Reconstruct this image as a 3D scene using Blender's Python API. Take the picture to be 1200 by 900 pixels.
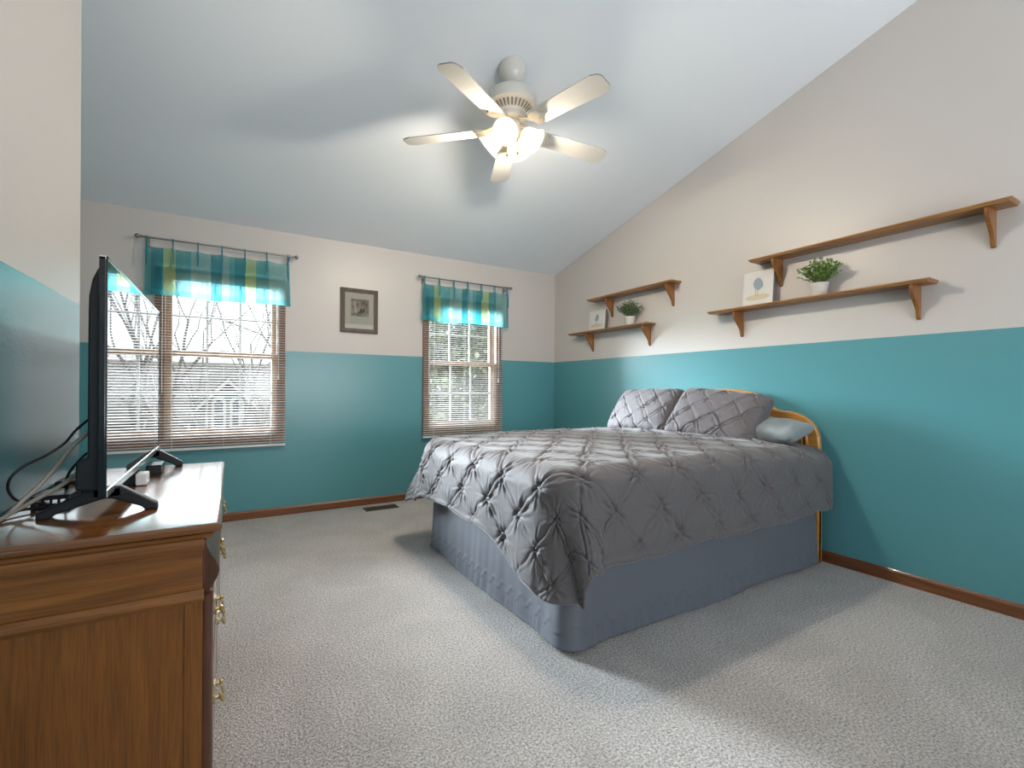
import bpy, bmesh, math, random
import numpy as np
from mathutils import Vector, Matrix

for o in list(bpy.data.objects):
    bpy.data.objects.remove(o, do_unlink=True)
scene = bpy.context.scene
COL = scene.collection
PI = math.pi
rnd = random.Random(7)

# ------------------------------------------------------------------ camera, light, exposure
XR, YB, ZT, ZC, SL = 3.2947, 4.4816, 1.4156, 2.4393, 0.251      # right wall, window wall, paint line, low ceiling edge, ceiling slope
cam_d = bpy.data.cameras.new('camera'); cam = bpy.data.objects.new('camera', cam_d); COL.objects.link(cam)
cam_d.sensor_width = 36.0; cam_d.lens = 548.96 / 1200 * 36.0
cam_d.shift_y = 5.64 / 1200; cam_d.clip_start = 0.02; cam_d.clip_end = 300
cam.matrix_world = (Matrix.Translation((0, 0, 1.1)) @ Matrix.Rotation(-0.5440, 4, 'Z')
                    @ Matrix.Rotation(PI / 2, 4, 'X') @ Matrix.Rotation(0.0061, 4, 'Z'))
scene.camera = cam
vs = scene.view_settings
scene.display_settings.display_device = 'sRGB'
vs.view_transform = 'Standard'; vs.look = 'None'; vs.gamma = 1.0; vs.use_curve_mapping = False
vs.exposure = 0.14

SKY = 1.9
SUN = 34.0
DAY_POWER = 500
REAR_POWER = 120
BULB_POWER = 68
world = bpy.data.worlds.new('overcast_sky'); scene.world = world; world.use_nodes = True
bg = world.node_tree.nodes['Background']; bg.inputs[0].default_value = (0.93, 0.97, 1.0, 1); bg.inputs[1].default_value = SKY

def area(name, loc, target, sx, sy, power, col):
    d = bpy.data.lights.new(name, 'AREA'); d.shape = 'RECTANGLE'; d.size = sx; d.size_y = sy; d.energy = power; d.color = col
    o = bpy.data.objects.new(name, d); COL.objects.link(o); o.location = loc
    o.rotation_euler = (Vector(target) - Vector(loc)).to_track_quat('-Z', 'Y').to_euler()
    return o
area('daylight_near_tree', (-0.2, 8.6, 3.75), (-0.04, YB, 1.3), 3.4, 2.0, DAY_POWER, (0.86, 0.93, 1.0))
area('daylight_near_evergreens', (2.6, 8.6, 3.75), (2.11, YB, 1.3), 3.4, 2.0, DAY_POWER, (0.86, 0.93, 1.0))
area('rear_fill_light', (1.5, -2.75, 0.95), (1.5, 1.6, 3.3), 2.4, 1.7, REAR_POWER, (0.94, 0.96, 1.0))  # fill lamp added behind the camera, aimed up to brighten ceiling and walls
sd = bpy.data.lights.new('hazy_low_sun', 'SUN'); sd.energy = SUN; sd.angle = math.radians(26); sd.color = (0.84, 0.92, 1.0)
so_ = bpy.data.objects.new('hazy_low_sun', sd); COL.objects.link(so_); so_.rotation_euler = Vector((0.46, -1.0, -0.26)).to_track_quat('-Z', 'Y').to_euler(); so_.location = (-4, 12, 6)
scene.cycles.max_bounces = 10; scene.cycles.diffuse_bounces = 6; scene.cycles.glossy_bounces = 4
scene.cycles.transparent_max_bounces = 24; scene.cycles.sample_clamp_indirect = 6.0
scene.cycles.caustics_reflective = False; scene.cycles.caustics_refractive = False

# ------------------------------------------------------------------ helpers
WL = {}                                              # world location of every parent

class MB:
    def __init__(s): s.v = []; s.f = []
    def add(s, vs_, fs):
        b = len(s.v); s.v += [tuple(map(float, p)) for p in vs_]; s.f += [tuple(i + b for i in f) for f in fs]; return s
    def box(s, x0, x1, y0, y1, z0, z1):
        return s.add([(x0, y0, z0), (x1, y0, z0), (x1, y1, z0), (x0, y1, z0), (x0, y0, z1), (x1, y0, z1), (x1, y1, z1), (x0, y1, z1)],
                     [(0, 3, 2, 1), (4, 5, 6, 7), (0, 1, 5, 4), (1, 2, 6, 5), (2, 3, 7, 6), (3, 0, 4, 7)])
    def prism(s, poly, axis, a0, a1):
        """poly: 2D outline; axis x -> (y,z), y -> (x,z), z -> (x,y)"""
        n = len(poly)
        def P(p, a): return {'x': (a, p[0], p[1]), 'y': (p[0], a, p[1]), 'z': (p[0], p[1], a)}[axis]
        vs_ = [P(p, a0) for p in poly] + [P(p, a1) for p in poly]
        fs = [tuple(range(n))[::-1], tuple(range(n, 2 * n))] + [(i, (i + 1) % n, n + (i + 1) % n, n + i) for i in range(n)]
        return s.add(vs_, fs)
    def lathe(s, prof, M=None, n=28):
        """prof: (radius, height) pairs; M puts the z axis where it belongs"""
        M = M or Matrix(); vs_ = []; fs = []; m = len(prof)
        for (r, z) in prof:
            for k in range(n):
                a = 2 * PI * k / n; vs_.append(M @ Vector((max(r, 1e-5) * math.cos(a), max(r, 1e-5) * math.sin(a), z)))
        for j in range(m - 1):
            for k in range(n):
                fs.append((j * n + k, j * n + (k + 1) % n, (j + 1) * n + (k + 1) % n, (j + 1) * n + k))
        return s.add(vs_, fs)
    def tube(s, pts, r, n=8, cap=True):
        pts = [Vector(p) for p in pts]; m = len(pts); R = r if hasattr(r, '__len__') else [r] * m
        vs_ = []; fs = []; prev = None
        for i, p in enumerate(pts):
            t = (pts[min(i + 1, m - 1)] - pts[max(i - 1, 0)]).normalized()
            u = prev - t * prev.dot(t) if prev is not None else t.cross(Vector((0.13, 0.31, 0.94)) if abs(t.z) < 0.9 else Vector((1, 0.1, 0)))
            u.normalize(); prev = u; w = t.cross(u)
            for k in range(n):
                a = 2 * PI * k / n; vs_.append(p + (u * math.cos(a) + w * math.sin(a)) * R[i])
        for i in range(m - 1):
            for k in range(n): fs.append((i * n + k, i * n + (k + 1) % n, (i + 1) * n + (k + 1) % n, (i + 1) * n + k))
        if cap: fs += [tuple(range(n))[::-1], tuple(range((m - 1) * n, m * n))]
        return s.add(vs_, fs)
    def grid(s, A):
        A = np.asarray(A); a, b = A.shape[:2]
        idx = np.arange(a * b).reshape(a, b)
        fs = np.stack([idx[:-1, :-1], idx[1:, :-1], idx[1:, 1:], idx[:-1, 1:]], -1).reshape(-1, 4)
        base = len(s.v); s.v += [tuple(p) for p in A.reshape(-1, 3).tolist()]; s.f += [tuple(q) for q in (fs + base).tolist()]
        return s
    def build(s, name, m, parent=None, bevel=0, smooth=None, segs=2, solid=0, sub=0, local=False):
        me = bpy.data.meshes.new(name)
        off = Vector((0, 0, 0)) if (parent is None or local) else WL[parent.name]
        v = [(p[0] - off.x, p[1] - off.y, p[2] - off.z) for p in s.v]
        me.from_pydata(v, [], s.f); me.validate(); me.update()
        o = bpy.data.objects.new(name, me); COL.objects.link(o)
        if parent is not None: o.parent = parent
        WL[o.name] = off
        for mm in (m if isinstance(m, (list, tuple)) else [m]): me.materials.append(mm)
        if smooth:
            me.polygons.foreach_set('use_smooth', [True] * len(me.polygons))
            if smooth is not True: me.set_sharp_from_angle(angle=math.radians(smooth))
        if solid: md = o.modifiers.new('thickness', 'SOLIDIFY'); md.thickness = solid; md.offset = 0
        if sub: md = o.modifiers.new('subdivision', 'SUBSURF'); md.levels = sub; md.render_levels = sub
        if bevel:
            md = o.modifiers.new('bevel', 'BEVEL'); md.width = bevel; md.segments = segs; md.limit_method = 'ANGLE'; md.harden_normals = False
        return o

def tag(o, label=None, cat=None, group=None, kind=None):
    if label: o['label'] = label
    if cat: o['category'] = cat
    if group: o['group'] = group
    if kind: o['kind'] = kind
    return o
def thing(name, loc, label=None, cat=None, group=None, kind=None):
    o = bpy.data.objects.new(name, None); COL.objects.link(o); o.location = loc; o.empty_display_size = 0.1
    WL[o.name] = Vector(loc); return tag(o, label, cat, group, kind)
def box(*a): return MB().box(*a)

# ------------------------------------------------------------------ materials
def new_mat(name):
    m = bpy.data.materials.new(name); m.use_nodes = True
    nt = m.node_tree; return m, nt, nt.nodes['Principled BSDF']
def N(nt, t, **kw):
    n = nt.nodes.new(t)
    for k, v in kw.items(): setattr(n, k, v)
    return n
def setin(n, **kw):
    for k, v in kw.items(): n.inputs[k].default_value = v
def c4(c): return (c[0], c[1], c[2], 1.0)
def plain(name, col, rough=0.5, metal=0.0, spec=0.5, **kw):
    m, nt, b = new_mat(name)
    setin(b, **{'Base Color': c4(col), 'Roughness': rough, 'Metallic': metal, 'Specular IOR Level': spec})
    for k, v in kw.items(): b.inputs[k.replace('_', ' ')].default_value = v
    # a breath of irregularity in the finish
    tc = N(nt, 'ShaderNodeTexCoord'); nz = N(nt, 'ShaderNodeTexNoise'); setin(nz, Scale=35.0, Detail=3.0)
    mr = N(nt, 'ShaderNodeMapRange'); setin(mr, **{'To Min': max(0, rough - 0.04), 'To Max': min(1, rough + 0.04)})
    nt.links.new(tc.outputs['Object'], nz.inputs['Vector']); nt.links.new(nz.outputs['Fac'], mr.inputs['Value']); nt.links.new(mr.outputs[0], b.inputs['Roughness'])
    return m
def wood(name, dark, light, axis, scale=1.0, rough=0.35, coat=0.0, bump=0.15):
    m, nt, b = new_mat(name)
    tc = N(nt, 'ShaderNodeTexCoord'); mp = N(nt, 'ShaderNodeMapping')
    sc = [22 * scale] * 3; sc['xyz'.index(axis)] = 1.3 * scale; mp.inputs['Scale'].default_value = sc
    n1 = N(nt, 'ShaderNodeTexNoise'); setin(n1, Scale=1.0, Detail=5.0, Roughness=0.6, Distortion=0.9)
    mp2 = N(nt, 'ShaderNodeMapping'); sc2 = [260 * scale] * 3; sc2['xyz'.index(axis)] = 7 * scale; mp2.inputs['Scale'].default_value = sc2
    n2 = N(nt, 'ShaderNodeTexNoise'); setin(n2, Scale=1.0, Detail=2.0)
    r = N(nt, 'ShaderNodeValToRGB'); r.color_ramp.elements[0].position = 0.33; r.color_ramp.elements[1].position = 0.68
    r.color_ramp.elements[0].color = c4(dark); r.color_ramp.elements[1].color = c4(light)
    r2 = N(nt, 'ShaderNodeValToRGB'); r2.color_ramp.elements[0].position = 0.36; r2.color_ramp.elements[1].position = 0.55
    r2.color_ramp.elements[0].color = (0.55, 0.55, 0.55, 1); r2.color_ramp.elements[1].color = (1, 1, 1, 1)
    mx = N(nt, 'ShaderNodeMix', data_type='RGBA', blend_type='MULTIPLY'); mx.inputs[0].default_value = 0.6
    L = nt.links.new
    L(tc.outputs['Object'], mp.inputs[0]); L(tc.outputs['Object'], mp2.inputs[0]); L(mp.outputs[0], n1.inputs['Vector']); L(mp2.outputs[0], n2.inputs['Vector'])
    L(n1.outputs['Fac'], r.inputs[0]); L(n2.outputs['Fac'], r2.inputs[0]); L(r.outputs[0], mx.inputs[6]); L(r2.outputs[0], mx.inputs[7]); L(mx.outputs[2], b.inputs['Base Color'])
    bp = N(nt, 'ShaderNodeBump'); setin(bp, Strength=bump, Distance=0.002); L(n2.outputs['Fac'], bp.inputs['Height']); L(bp.outputs[0], b.inputs['Normal'])
    setin(b, Roughness=rough, **{'Coat Weight': coat, 'Coat Roughness': 0.12})
    return m

# two-tone wall paint: teal below the line, warm white above
UPPER = (0.56, 0.528, 0.502); TEAL = (0.095, 0.29, 0.325)
def wall_paint(name, rough, spec=0.5):
    m, nt, b = new_mat(name); L = nt.links.new
    g = N(nt, 'ShaderNodeNewGeometry'); sp = N(nt, 'ShaderNodeSeparateXYZ'); gt = N(nt, 'ShaderNodeMath', operation='GREATER_THAN'); gt.inputs[1].default_value = ZT
    mx = N(nt, 'ShaderNodeMix', data_type='RGBA'); mx.inputs[6].default_value = c4(TEAL); mx.inputs[7].default_value = c4(UPPER)
    L(g.outputs['Position'], sp.inputs[0]); L(sp.outputs['Z'], gt.inputs[0]); L(gt.outputs[0], mx.inputs[0]); L(mx.outputs[2], b.inputs['Base Color'])
    nz = N(nt, 'ShaderNodeTexNoise'); setin(nz, Scale=95.0, Detail=3.0, Roughness=0.55); L(g.outputs['Position'], nz.inputs['Vector'])
    bp = N(nt, 'ShaderNodeBump'); setin(bp, Strength=0.16, Distance=0.004); L(nz.outputs['Fac'], bp.inputs['Height']); L(bp.outputs[0], b.inputs['Normal'])
    rr_ = N(nt, 'ShaderNodeMath', operation='MULTIPLY_ADD'); rr_.inputs[1].default_value = 0.12; rr_.inputs[2].default_value = rough
    L(gt.outputs[0], rr_.inputs[0]); L(rr_.outputs[0], b.inputs['Roughness']); setin(b, **{'Specular IOR Level': spec})
    return m
M = {}
M['wall'] = wall_paint('two_tone_satin_wall_paint', 0.26)
def ceiling_paint():
    m, nt, b = new_mat('flat_ceiling_paint'); L = nt.links.new
    tc = N(nt, 'ShaderNodeTexCoord'); nz = N(nt, 'ShaderNodeTexNoise'); setin(nz, Scale=120.0, Detail=3.0)
    bp = N(nt, 'ShaderNodeBump'); setin(bp, Strength=0.12, Distance=0.004)
    L(tc.outputs['Object'], nz.inputs['Vector']); L(nz.outputs['Fac'], bp.inputs['Height']); L(bp.outputs[0], b.inputs['Normal'])
    setin(b, Roughness=0.7, **{'Base Color': (0.82, 0.86, 0.90, 1)}); return m
M['ceiling'] = ceiling_paint()
def carpet():
    m, nt, b = new_mat('short_pile_carpet'); L = nt.links.new
    tc = N(nt, 'ShaderNodeTexCoord')
    n1 = N(nt, 'ShaderNodeTexNoise'); setin(n1, Scale=120.0, Detail=4.0, Roughness=0.75)
    n2 = N(nt, 'ShaderNodeTexVoronoi'); setin(n2, Scale=150.0)
    n3 = N(nt, 'ShaderNodeTexNoise'); setin(n3, Scale=2.6, Detail=4.0, Distortion=0.8)
    for n in (n1, n2, n3): L(tc.outputs['Object'], n.inputs['Vector'])
    r = N(nt, 'ShaderNodeValToRGB'); e = r.color_ramp.elements; e[0].position = 0.36; e[1].position = 0.60
    e[0].color = (0.215, 0.197, 0.182, 1); e[1].color = (0.77, 0.73, 0.71, 1)
    L(n1.outputs['Fac'], r.inputs[0])
    mr = N(nt, 'ShaderNodeMapRange'); setin(mr, **{'From Min': 0.35, 'From Max': 0.65, 'To Min': 0.90, 'To Max': 1.06}); L(n3.outputs['Fac'], mr.inputs['Value'])
    mx = N(nt, 'ShaderNodeVectorMath', operation='SCALE'); L(r.outputs[0], mx.inputs[0]); L(mr.outputs[0], mx.inputs['Scale']); L(mx.outputs[0], b.inputs['Base Color'])
    ad = N(nt, 'ShaderNodeMath', operation='ADD'); L(n1.outputs['Fac'], ad.inputs[0]); L(n2.outputs['Distance'], ad.inputs[1])
    bp = N(nt, 'ShaderNodeBump'); setin(bp, Strength=0.9, Distance=0.010); L(ad.outputs[0], bp.inputs['Height']); L(bp.outputs[0], b.inputs['Normal'])
    setin(b, Roughness=0.95, **{'Specular IOR Level': 0.1, 'Sheen Weight': 0.25}); return m
M['carpet'] = carpet()
M['oak_x'] = wood('dark_oak_grain_across', (0.15, 0.047, 0.008), (0.29, 0.105, 0.019), 'x', 1.0, 0.32, 0.25)
M['oak_y'] = wood('dark_oak_grain_along', (0.12, 0.036, 0.012), (0.24, 0.085, 0.028), 'y', 1.0, 0.26, 1.0)
M['oak_z'] = wood('dark_oak_grain_upright', (0.175, 0.054, 0.007), (0.26, 0.088, 0.013), 'z', 1.6, 0.34, 0.2, 0.25)
M['oak_dark'] = wood('darker_oak_grain', (0.055, 0.017, 0.006), (0.12, 0.04, 0.014), 'z', 1.0, 0.30, 0.4)  # darker oak for posts, carcass, back panel and frieze drawers
M['shelf'] = wood('walnut_stained_pine', (0.23, 0.10, 0.028), (0.40, 0.19, 0.058), 'y', 0.8, 0.38, 0.1)
M['bracket'] = wood('walnut_stained_bracket', (0.20, 0.078, 0.018), (0.34, 0.145, 0.04), 'z', 0.9, 0.38, 0.1)
M['base'] = wood('stained_baseboard', (0.12, 0.04, 0.014), (0.24, 0.085, 0.03), 'x', 0.7, 0.35, 0.2)
M['base_y'] = wood('stained_baseboard_side', (0.12, 0.04, 0.014), (0.24, 0.085, 0.03), 'y', 0.7, 0.35, 0.2)
M['honey'] = wood('honey_oak', (0.42, 0.17, 0.032), (0.66, 0.31, 0.075), 'y', 0.8, 0.3, 0.3)
M['casing'] = wood('pale_oak_window_wood', (0.40, 0.24, 0.13), (0.56, 0.37, 0.22), 'z', 0.8, 0.45, 0.0)
M['casing_dark'] = wood('stained_window_casing', (0.20, 0.09, 0.045), (0.33, 0.17, 0.09), 'z', 0.8, 0.45, 0.0)
M['white_vinyl'] = plain('white_vinyl', (0.78, 0.78, 0.78), 0.4)
M['slat'] = plain('white_metal_slat', (0.66, 0.635, 0.62), 0.45)
M['rail'] = plain('white_blind_rail', (0.74, 0.73, 0.71), 0.45)
M['cord'] = plain('white_cord', (0.8, 0.79, 0.76), 0.8)
M['pewter'] = plain('brushed_pewter', (0.30, 0.29, 0.27), 0.35, 0.9)
M['brass'] = plain('antique_brass', (0.42, 0.32, 0.16), 0.32, 0.95)
M['vent'] = plain('brown_register_metal', (0.10, 0.065, 0.04), 0.45, 0.3)
M['vent_dark'] = plain('painted_duct_dark', (0.015, 0.011, 0.009), 0.8)
M['black'] = plain('black_plastic', (0.007, 0.008, 0.011), 0.42, spec=0.35)
M['black_soft'] = plain('black_rubber', (0.012, 0.012, 0.013), 0.55)
M['gloss_black'] = plain('gloss_black_bezel', (0.014, 0.013, 0.018), 0.12)
M['silver'] = plain('silver_trim', (0.75, 0.77, 0.79), 0.22, 0.9)
M['tv_white'] = plain('white_plastic', (0.8, 0.8, 0.8), 0.4)
M['cable_white'] = plain('greige_cable', (0.42, 0.37, 0.31), 0.5)
M['orange'] = plain('orange_plastic', (0.55, 0.22, 0.03), 0.5)
def screen_mat():
    m, nt, b = new_mat('dark_screen_glass')
    setin(b, Roughness=0.02, IOR=1.75, **{'Base Color': (0.006, 0.007, 0.009, 1), 'Specular IOR Level': 0.5, 'Coat Weight': 1.0, 'Coat Roughness': 0.015, 'Coat IOR': 1.7})
    return m
M['screen'] = screen_mat()
def thin_glass(name, tint=(0.97, 0.985, 0.98), gain=1.0):
    m, nt, b = new_mat(name); L = nt.links.new; out = nt.nodes['Material Output']; nt.nodes.remove(b)
    t = N(nt, 'ShaderNodeBsdfTransparent'); t.inputs[0].default_value = c4(tint)
    g = N(nt, 'ShaderNodeBsdfGlossy'); setin(g, Roughness=0.02)
    f = N(nt, 'ShaderNodeFresnel'); setin(f, IOR=1.45); mx = N(nt, 'ShaderNodeMixShader')
    ml = N(nt, 'ShaderNodeMath', operation='MULTIPLY'); ml.inputs[1].default_value = gain
    L(f.outputs[0], ml.inputs[0]); L(ml.outputs[0], mx.inputs[0]); L(t.outputs[0], mx.inputs[1]); L(g.outputs[0], mx.inputs[2]); L(mx.outputs[0], out.inputs[0]); return m
M['pane'] = thin_glass('window_glass', gain=0.5); M['picture_glass'] = thin_glass('picture_glass')
def fabric(name, col, rough=0.6, sheen=0.3, weave=900, spec=0.3):
    m, nt, b = new_mat(name); L = nt.links.new
    tc = N(nt, 'ShaderNodeTexCoord'); nz = N(nt, 'ShaderNodeTexNoise'); setin(nz, Scale=float(weave), Detail=2.0)
    bp = N(nt, 'ShaderNodeBump'); setin(bp, Strength=0.08, Distance=0.001); L(tc.outputs['Object'], nz.inputs['Vector']); L(nz.outputs['Fac'], bp.inputs['Height']); L(bp.outputs[0], b.inputs['Normal'])
    setin(b, Roughness=rough, **{'Base Color': c4(col), 'Specular IOR Level': spec, 'Sheen Weight': sheen, 'Sheen Roughness': 0.4}); return m
M['comforter'] = fabric('grey_sateen', (0.114, 0.105, 0.109), 0.66, 0.3, spec=0.3)
M['sham'] = fabric('grey_sateen_sham', (0.120, 0.110, 0.118), 0.66, 0.3, spec=0.3)
M['skirt'] = fabric('slate_grey_bed_skirt', (0.132, 0.143, 0.172), 0.55, 0.2)
M['pillow'] = fabric('blue_grey_pillowcase', (0.235, 0.265, 0.275), 0.65, 0.2)
M['mattress'] = fabric('mattress_ticking', (0.5, 0.5, 0.5), 0.8, 0.1)
def valance_mat():
    m, nt, b = new_mat('striped_teal_sheer'); L = nt.links.new; out = nt.nodes['Material Output']; nt.nodes.remove(b)
    tc = N(nt, 'ShaderNodeTexCoord'); sp = N(nt, 'ShaderNodeSeparateXYZ'); L(tc.outputs['Object'], sp.inputs[0])
    # across: vertical stripes, measured in metres from the middle of the valance; repeats every 0.54
    sh = N(nt, 'ShaderNodeMath', operation='MULTIPLY_ADD'); sh.inputs[1].default_value = 1 / 0.54; sh.inputs[2].default_value = 10.0
    fr = N(nt, 'ShaderNodeMath', operation='FRACT'); L(sp.outputs['X'], sh.inputs[0]); L(sh.outputs[0], fr.inputs[0])
    r = N(nt, 'ShaderNodeValToRGB'); r.color_ramp.interpolation = 'CONSTANT'; e = r.color_ramp.elements
    deep, lime, mid, pale = (0.03, 0.33, 0.42, 1), (0.50, 0.70, 0.36, 1), (0.11, 0.46, 0.50, 1), (0.34, 0.62, 0.63, 1)
    st = [(0.0, pale), (0.09, mid), (0.16, deep), (0.30, lime), (0.44, mid), (0.62, pale), (0.86, deep)]
    e[0].position, e[0].color = st[0]; e[1].position, e[1].color = st[1]
    for p, c in st[2:]:
        q = e.new(p); q.color = c
    L(fr.outputs[0], r.inputs[0])
    hem = N(nt, 'ShaderNodeMath', operation='LESS_THAN'); hem.inputs[1].default_value = -0.385; L(sp.outputs['Z'], hem.inputs[0])
    hm = N(nt, 'ShaderNodeMix', data_type='RGBA'); hm.inputs[7].default_value = (0.05, 0.40, 0.46, 1)
    hf = N(nt, 'ShaderNodeMath', operation='MULTIPLY'); hf.inputs[1].default_value = 0.6; L(hem.outputs[0], hf.inputs[0]); L(hf.outputs[0], hm.inputs[0]); L(r.outputs[0], hm.inputs[6])
    d = N(nt, 'ShaderNodeBsdfDiffuse'); t = N(nt, 'ShaderNodeBsdfTranslucent'); tr = N(nt, 'ShaderNodeBsdfTransparent')
    for n in (d, t): L(hm.outputs[2], n.inputs[0])
    lt = N(nt, 'ShaderNodeMix', data_type='RGBA'); lt.inputs[0].default_value = 0.55; lt.inputs[7].default_value = (0.85, 1, 1, 1); L(hm.outputs[2], lt.inputs[6]); L(lt.outputs[2], tr.inputs[0])
    a = N(nt, 'ShaderNodeMixShader'); a.inputs[0].default_value = 0.55; L(d.outputs[0], a.inputs[1]); L(t.outputs[0], a.inputs[2])
    k = N(nt, 'ShaderNodeMath', operation='MULTIPLY_ADD'); k.inputs[1].default_value = -0.25; k.inputs[2].default_value = 0.48; L(hem.outputs[0], k.inputs[0])
    f = N(nt, 'ShaderNodeMixShader'); L(k.outputs[0], f.inputs[0]); L(a.outputs[0], f.inputs[1]); L(tr.outputs[0], f.inputs[2]); L(f.outputs[0], out.inputs[0]); return m
M['valance'] = valance_mat()
M['tie'] = fabric('teal_tie_ribbon', (0.015, 0.20, 0.27), 0.7, 0.1)
M['fan_white'] = plain('cream_white_enamel', (0.62, 0.60, 0.55), 0.30)
M['blade'] = plain('cream_white_blade', (0.60, 0.575, 0.53), 0.38)
M['edge'] = plain('grey_blade_edge', (0.28, 0.27, 0.25), 0.5)
def shade_mat():
    m, nt, b = new_mat('frosted_lamp_glass'); L = nt.links.new; out = nt.nodes['Material Output']
    setin(b, Roughness=0.35, **{'Base Color': (0.9, 0.88, 0.84, 1), 'Emission Color': (1.0, 0.82, 0.56, 1), 'Emission Strength': 1.1})
    t = N(nt, 'ShaderNodeBsdfTranslucent'); t.inputs[0].default_value = (0.95, 0.88, 0.75, 1)
    mx = N(nt, 'ShaderNodeMixShader'); mx.inputs[0].default_value = 0.35; L(b.outputs[0], mx.inputs[1]); L(t.outputs[0], mx.inputs[2]); L(mx.outputs[0], out.inputs[0]); return m
M['shade'] = shade_mat()
def emit(name, col, s):
    m, nt, b = new_mat(name); setin(b, **{'Base Color': c4(col), 'Emission Color': c4(col), 'Emission Strength': s}); return m
M['bulb'] = emit('lit_bulb', (1.0, 0.8, 0.5), 12.0)
M['canvas'] = plain('white_canvas', (0.62, 0.60, 0.58), 0.7)
M['canvas_edge'] = plain('grey_canvas_edge', (0.20, 0.19, 0.18), 0.7)
M['bird'] = plain('blue_grey_paint', (0.27, 0.32, 0.39), 0.8)
M['bird_teal'] = plain('teal_grey_paint', (0.22, 0.33, 0.33), 0.8)
M['sand'] = plain('sand_paint', (0.55, 0.48, 0.33), 0.8)
M['leg_paint'] = plain('tan_paint', (0.42, 0.27, 0.19), 0.8)
M['pot'] = plain('matte_grey_white_ceramic', (0.62, 0.59, 0.55), 0.6)
M['soil'] = plain('dark_soil', (0.03, 0.02, 0.015), 0.9)
def leaf_mat(name, dark, light, scale):
    m, nt, b = new_mat(name); L = nt.links.new
    g = N(nt, 'ShaderNodeNewGeometry'); r = N(nt, 'ShaderNodeValToRGB'); r.color_ramp.elements[0].color = c4(dark); r.color_ramp.elements[1].color = c4(light)
    L(g.outputs['Random Per Island'], r.inputs[0]); L(r.outputs[0], b.inputs['Base Color']); setin(b, Roughness=0.45, **{'Subsurface Weight': 0.0}); return m
M['leaf'] = leaf_mat('boxwood_leaf', (0.035, 0.12, 0.025), (0.24, 0.38, 0.06), 1)
M['leaf_grey'] = leaf_mat('eucalyptus_leaf', (0.035, 0.075, 0.03), (0.19, 0.25, 0.12), 1)
M['stem'] = plain('green_stem', (0.12, 0.16, 0.05), 0.6)
M['tree_leaf'] = leaf_mat('evergreen_leaf', (0.025, 0.042, 0.015), (0.20, 0.23, 0.11), 1)
M['bark'] = plain('grey_bark', (0.11, 0.095, 0.085), 0.9)
M['frame_brown'] = wood('weathered_brown_frame', (0.075, 0.052, 0.035), (0.14, 0.105, 0.075), 'z', 1.2, 0.5)
M['matboard'] = plain('beige_mat_board', (0.50, 0.455, 0.405), 0.8)
M['shingle'] = plain('grey_brown_shingle', (0.150, 0.142, 0.132), 0.9)
M['siding'] = plain('greige_siding', (0.175, 0.165, 0.15), 0.8)
M['house_white'] = plain('white_house_trim', (0.5, 0.5, 0.5), 0.6)
M['house_glass'] = plain('dark_house_glass', (0.03, 0.035, 0.04), 0.3)
M['shutter'] = plain('slate_shutter', (0.12, 0.14, 0.15), 0.6)
M['lawn'] = plain('winter_lawn', (0.10, 0.10, 0.06), 0.95)

# ------------------------------------------------------------------ room shell
def struct(name, mb, m, **kw): return tag(mb.build(name, m, **kw), kind='structure')
struct('floor', box(-2.35, XR + 0.15, -1.75, YB + 0.15, -0.12, 0.0), M['carpet'])
def ceil_z(y): return ZC + SL * (YB - y)
yA, yB_ = -1.8, YB + 0.15
struct('ceiling', MB().prism([(yA, ceil_z(yA)), (yB_, ceil_z(yB_)), (yB_, ceil_z(yB_) + 0.15), (yA, ceil_z(yA) + 0.15)], 'x', -2.4, XR + 0.2), M['ceiling'])
W1, W2 = -0.035, 2.11                               # window centres
OW, OZ0, OZ1 = 0.40, 0.69, 2.01                     # half width, sill, head of the openings
w = MB(); T = 0.15
xs = [-2.35, W1 - OW, W1 + OW, W2 - OW, W2 + OW, XR + 0.15]
for i in (0, 2, 4): w.box(xs[i], xs[i + 1], YB, YB + T, 0, ceil_z(YB) + 0.06)
for c in (W1, W2):
    w.box(c - OW, c + OW, YB, YB + T, 0, OZ0); w.box(c - OW, c + OW, YB, YB + T, OZ1, ceil_z(YB) + 0.06)
struct('wall_back', w, M['wall'])
struct('wall_right', MB().prism([(-1.75, 0), (YB, 0), (YB, ZC + 0.05), (-1.75, ceil_z(-1.75) + 0.05)], 'x', XR, XR + 0.15), M['wall'])
w = MB().prism([(-1.75, 0), (2.42, 0), (2.42, ceil_z(2.42) + 0.05), (-1.75, ceil_z(-1.75) + 0.05)], 'x', -0.625, -0.495)
w.box(-2.35, -0.625, 2.29, 2.42, 0, ceil_z(2.42) + 0.05)
struct('wall_left', w, M['wall'])
struct('wall_alcove', MB().prism([(2.42, 0), (YB, 0), (YB, ZC + 0.05), (2.42, ceil_z(2.42) + 0.05)], 'x', -2.35, -2.22), M['wall'])
w = MB(); zt = ceil_z(-1.75) + 0.05                   # unseen rear wall behind the camera, opening added to let the fill lamp in
w.box(-0.625, 0.2, -1.75, -1.6, 0, zt); w.box(2.8, XR, -1.75, -1.6, 0, zt); w.box(0.2, 2.8, -1.75, -1.6, 0, 0.75); w.box(0.2, 2.8, -1.75, -1.6, 2.5, zt)
struct('wall_rear', w, M['wall'])
def base_profile(y0, s): return [(y0, 0), (y0 + s * 0.013, 0), (y0 + s * 0.013, 0.055), (y0 + s * 0.008, 0.065), (y0 + s * 0.004, 0.0705), (y0, 0.0705)]
struct('baseboard_back', MB().prism(base_profile(YB, -1), 'x', -2.22, XR), M['base'])
struct('baseboard_right', MB().prism(base_profile(XR, -1), 'y', -1.6, YB - 0.013), M['base_y'])

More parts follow.
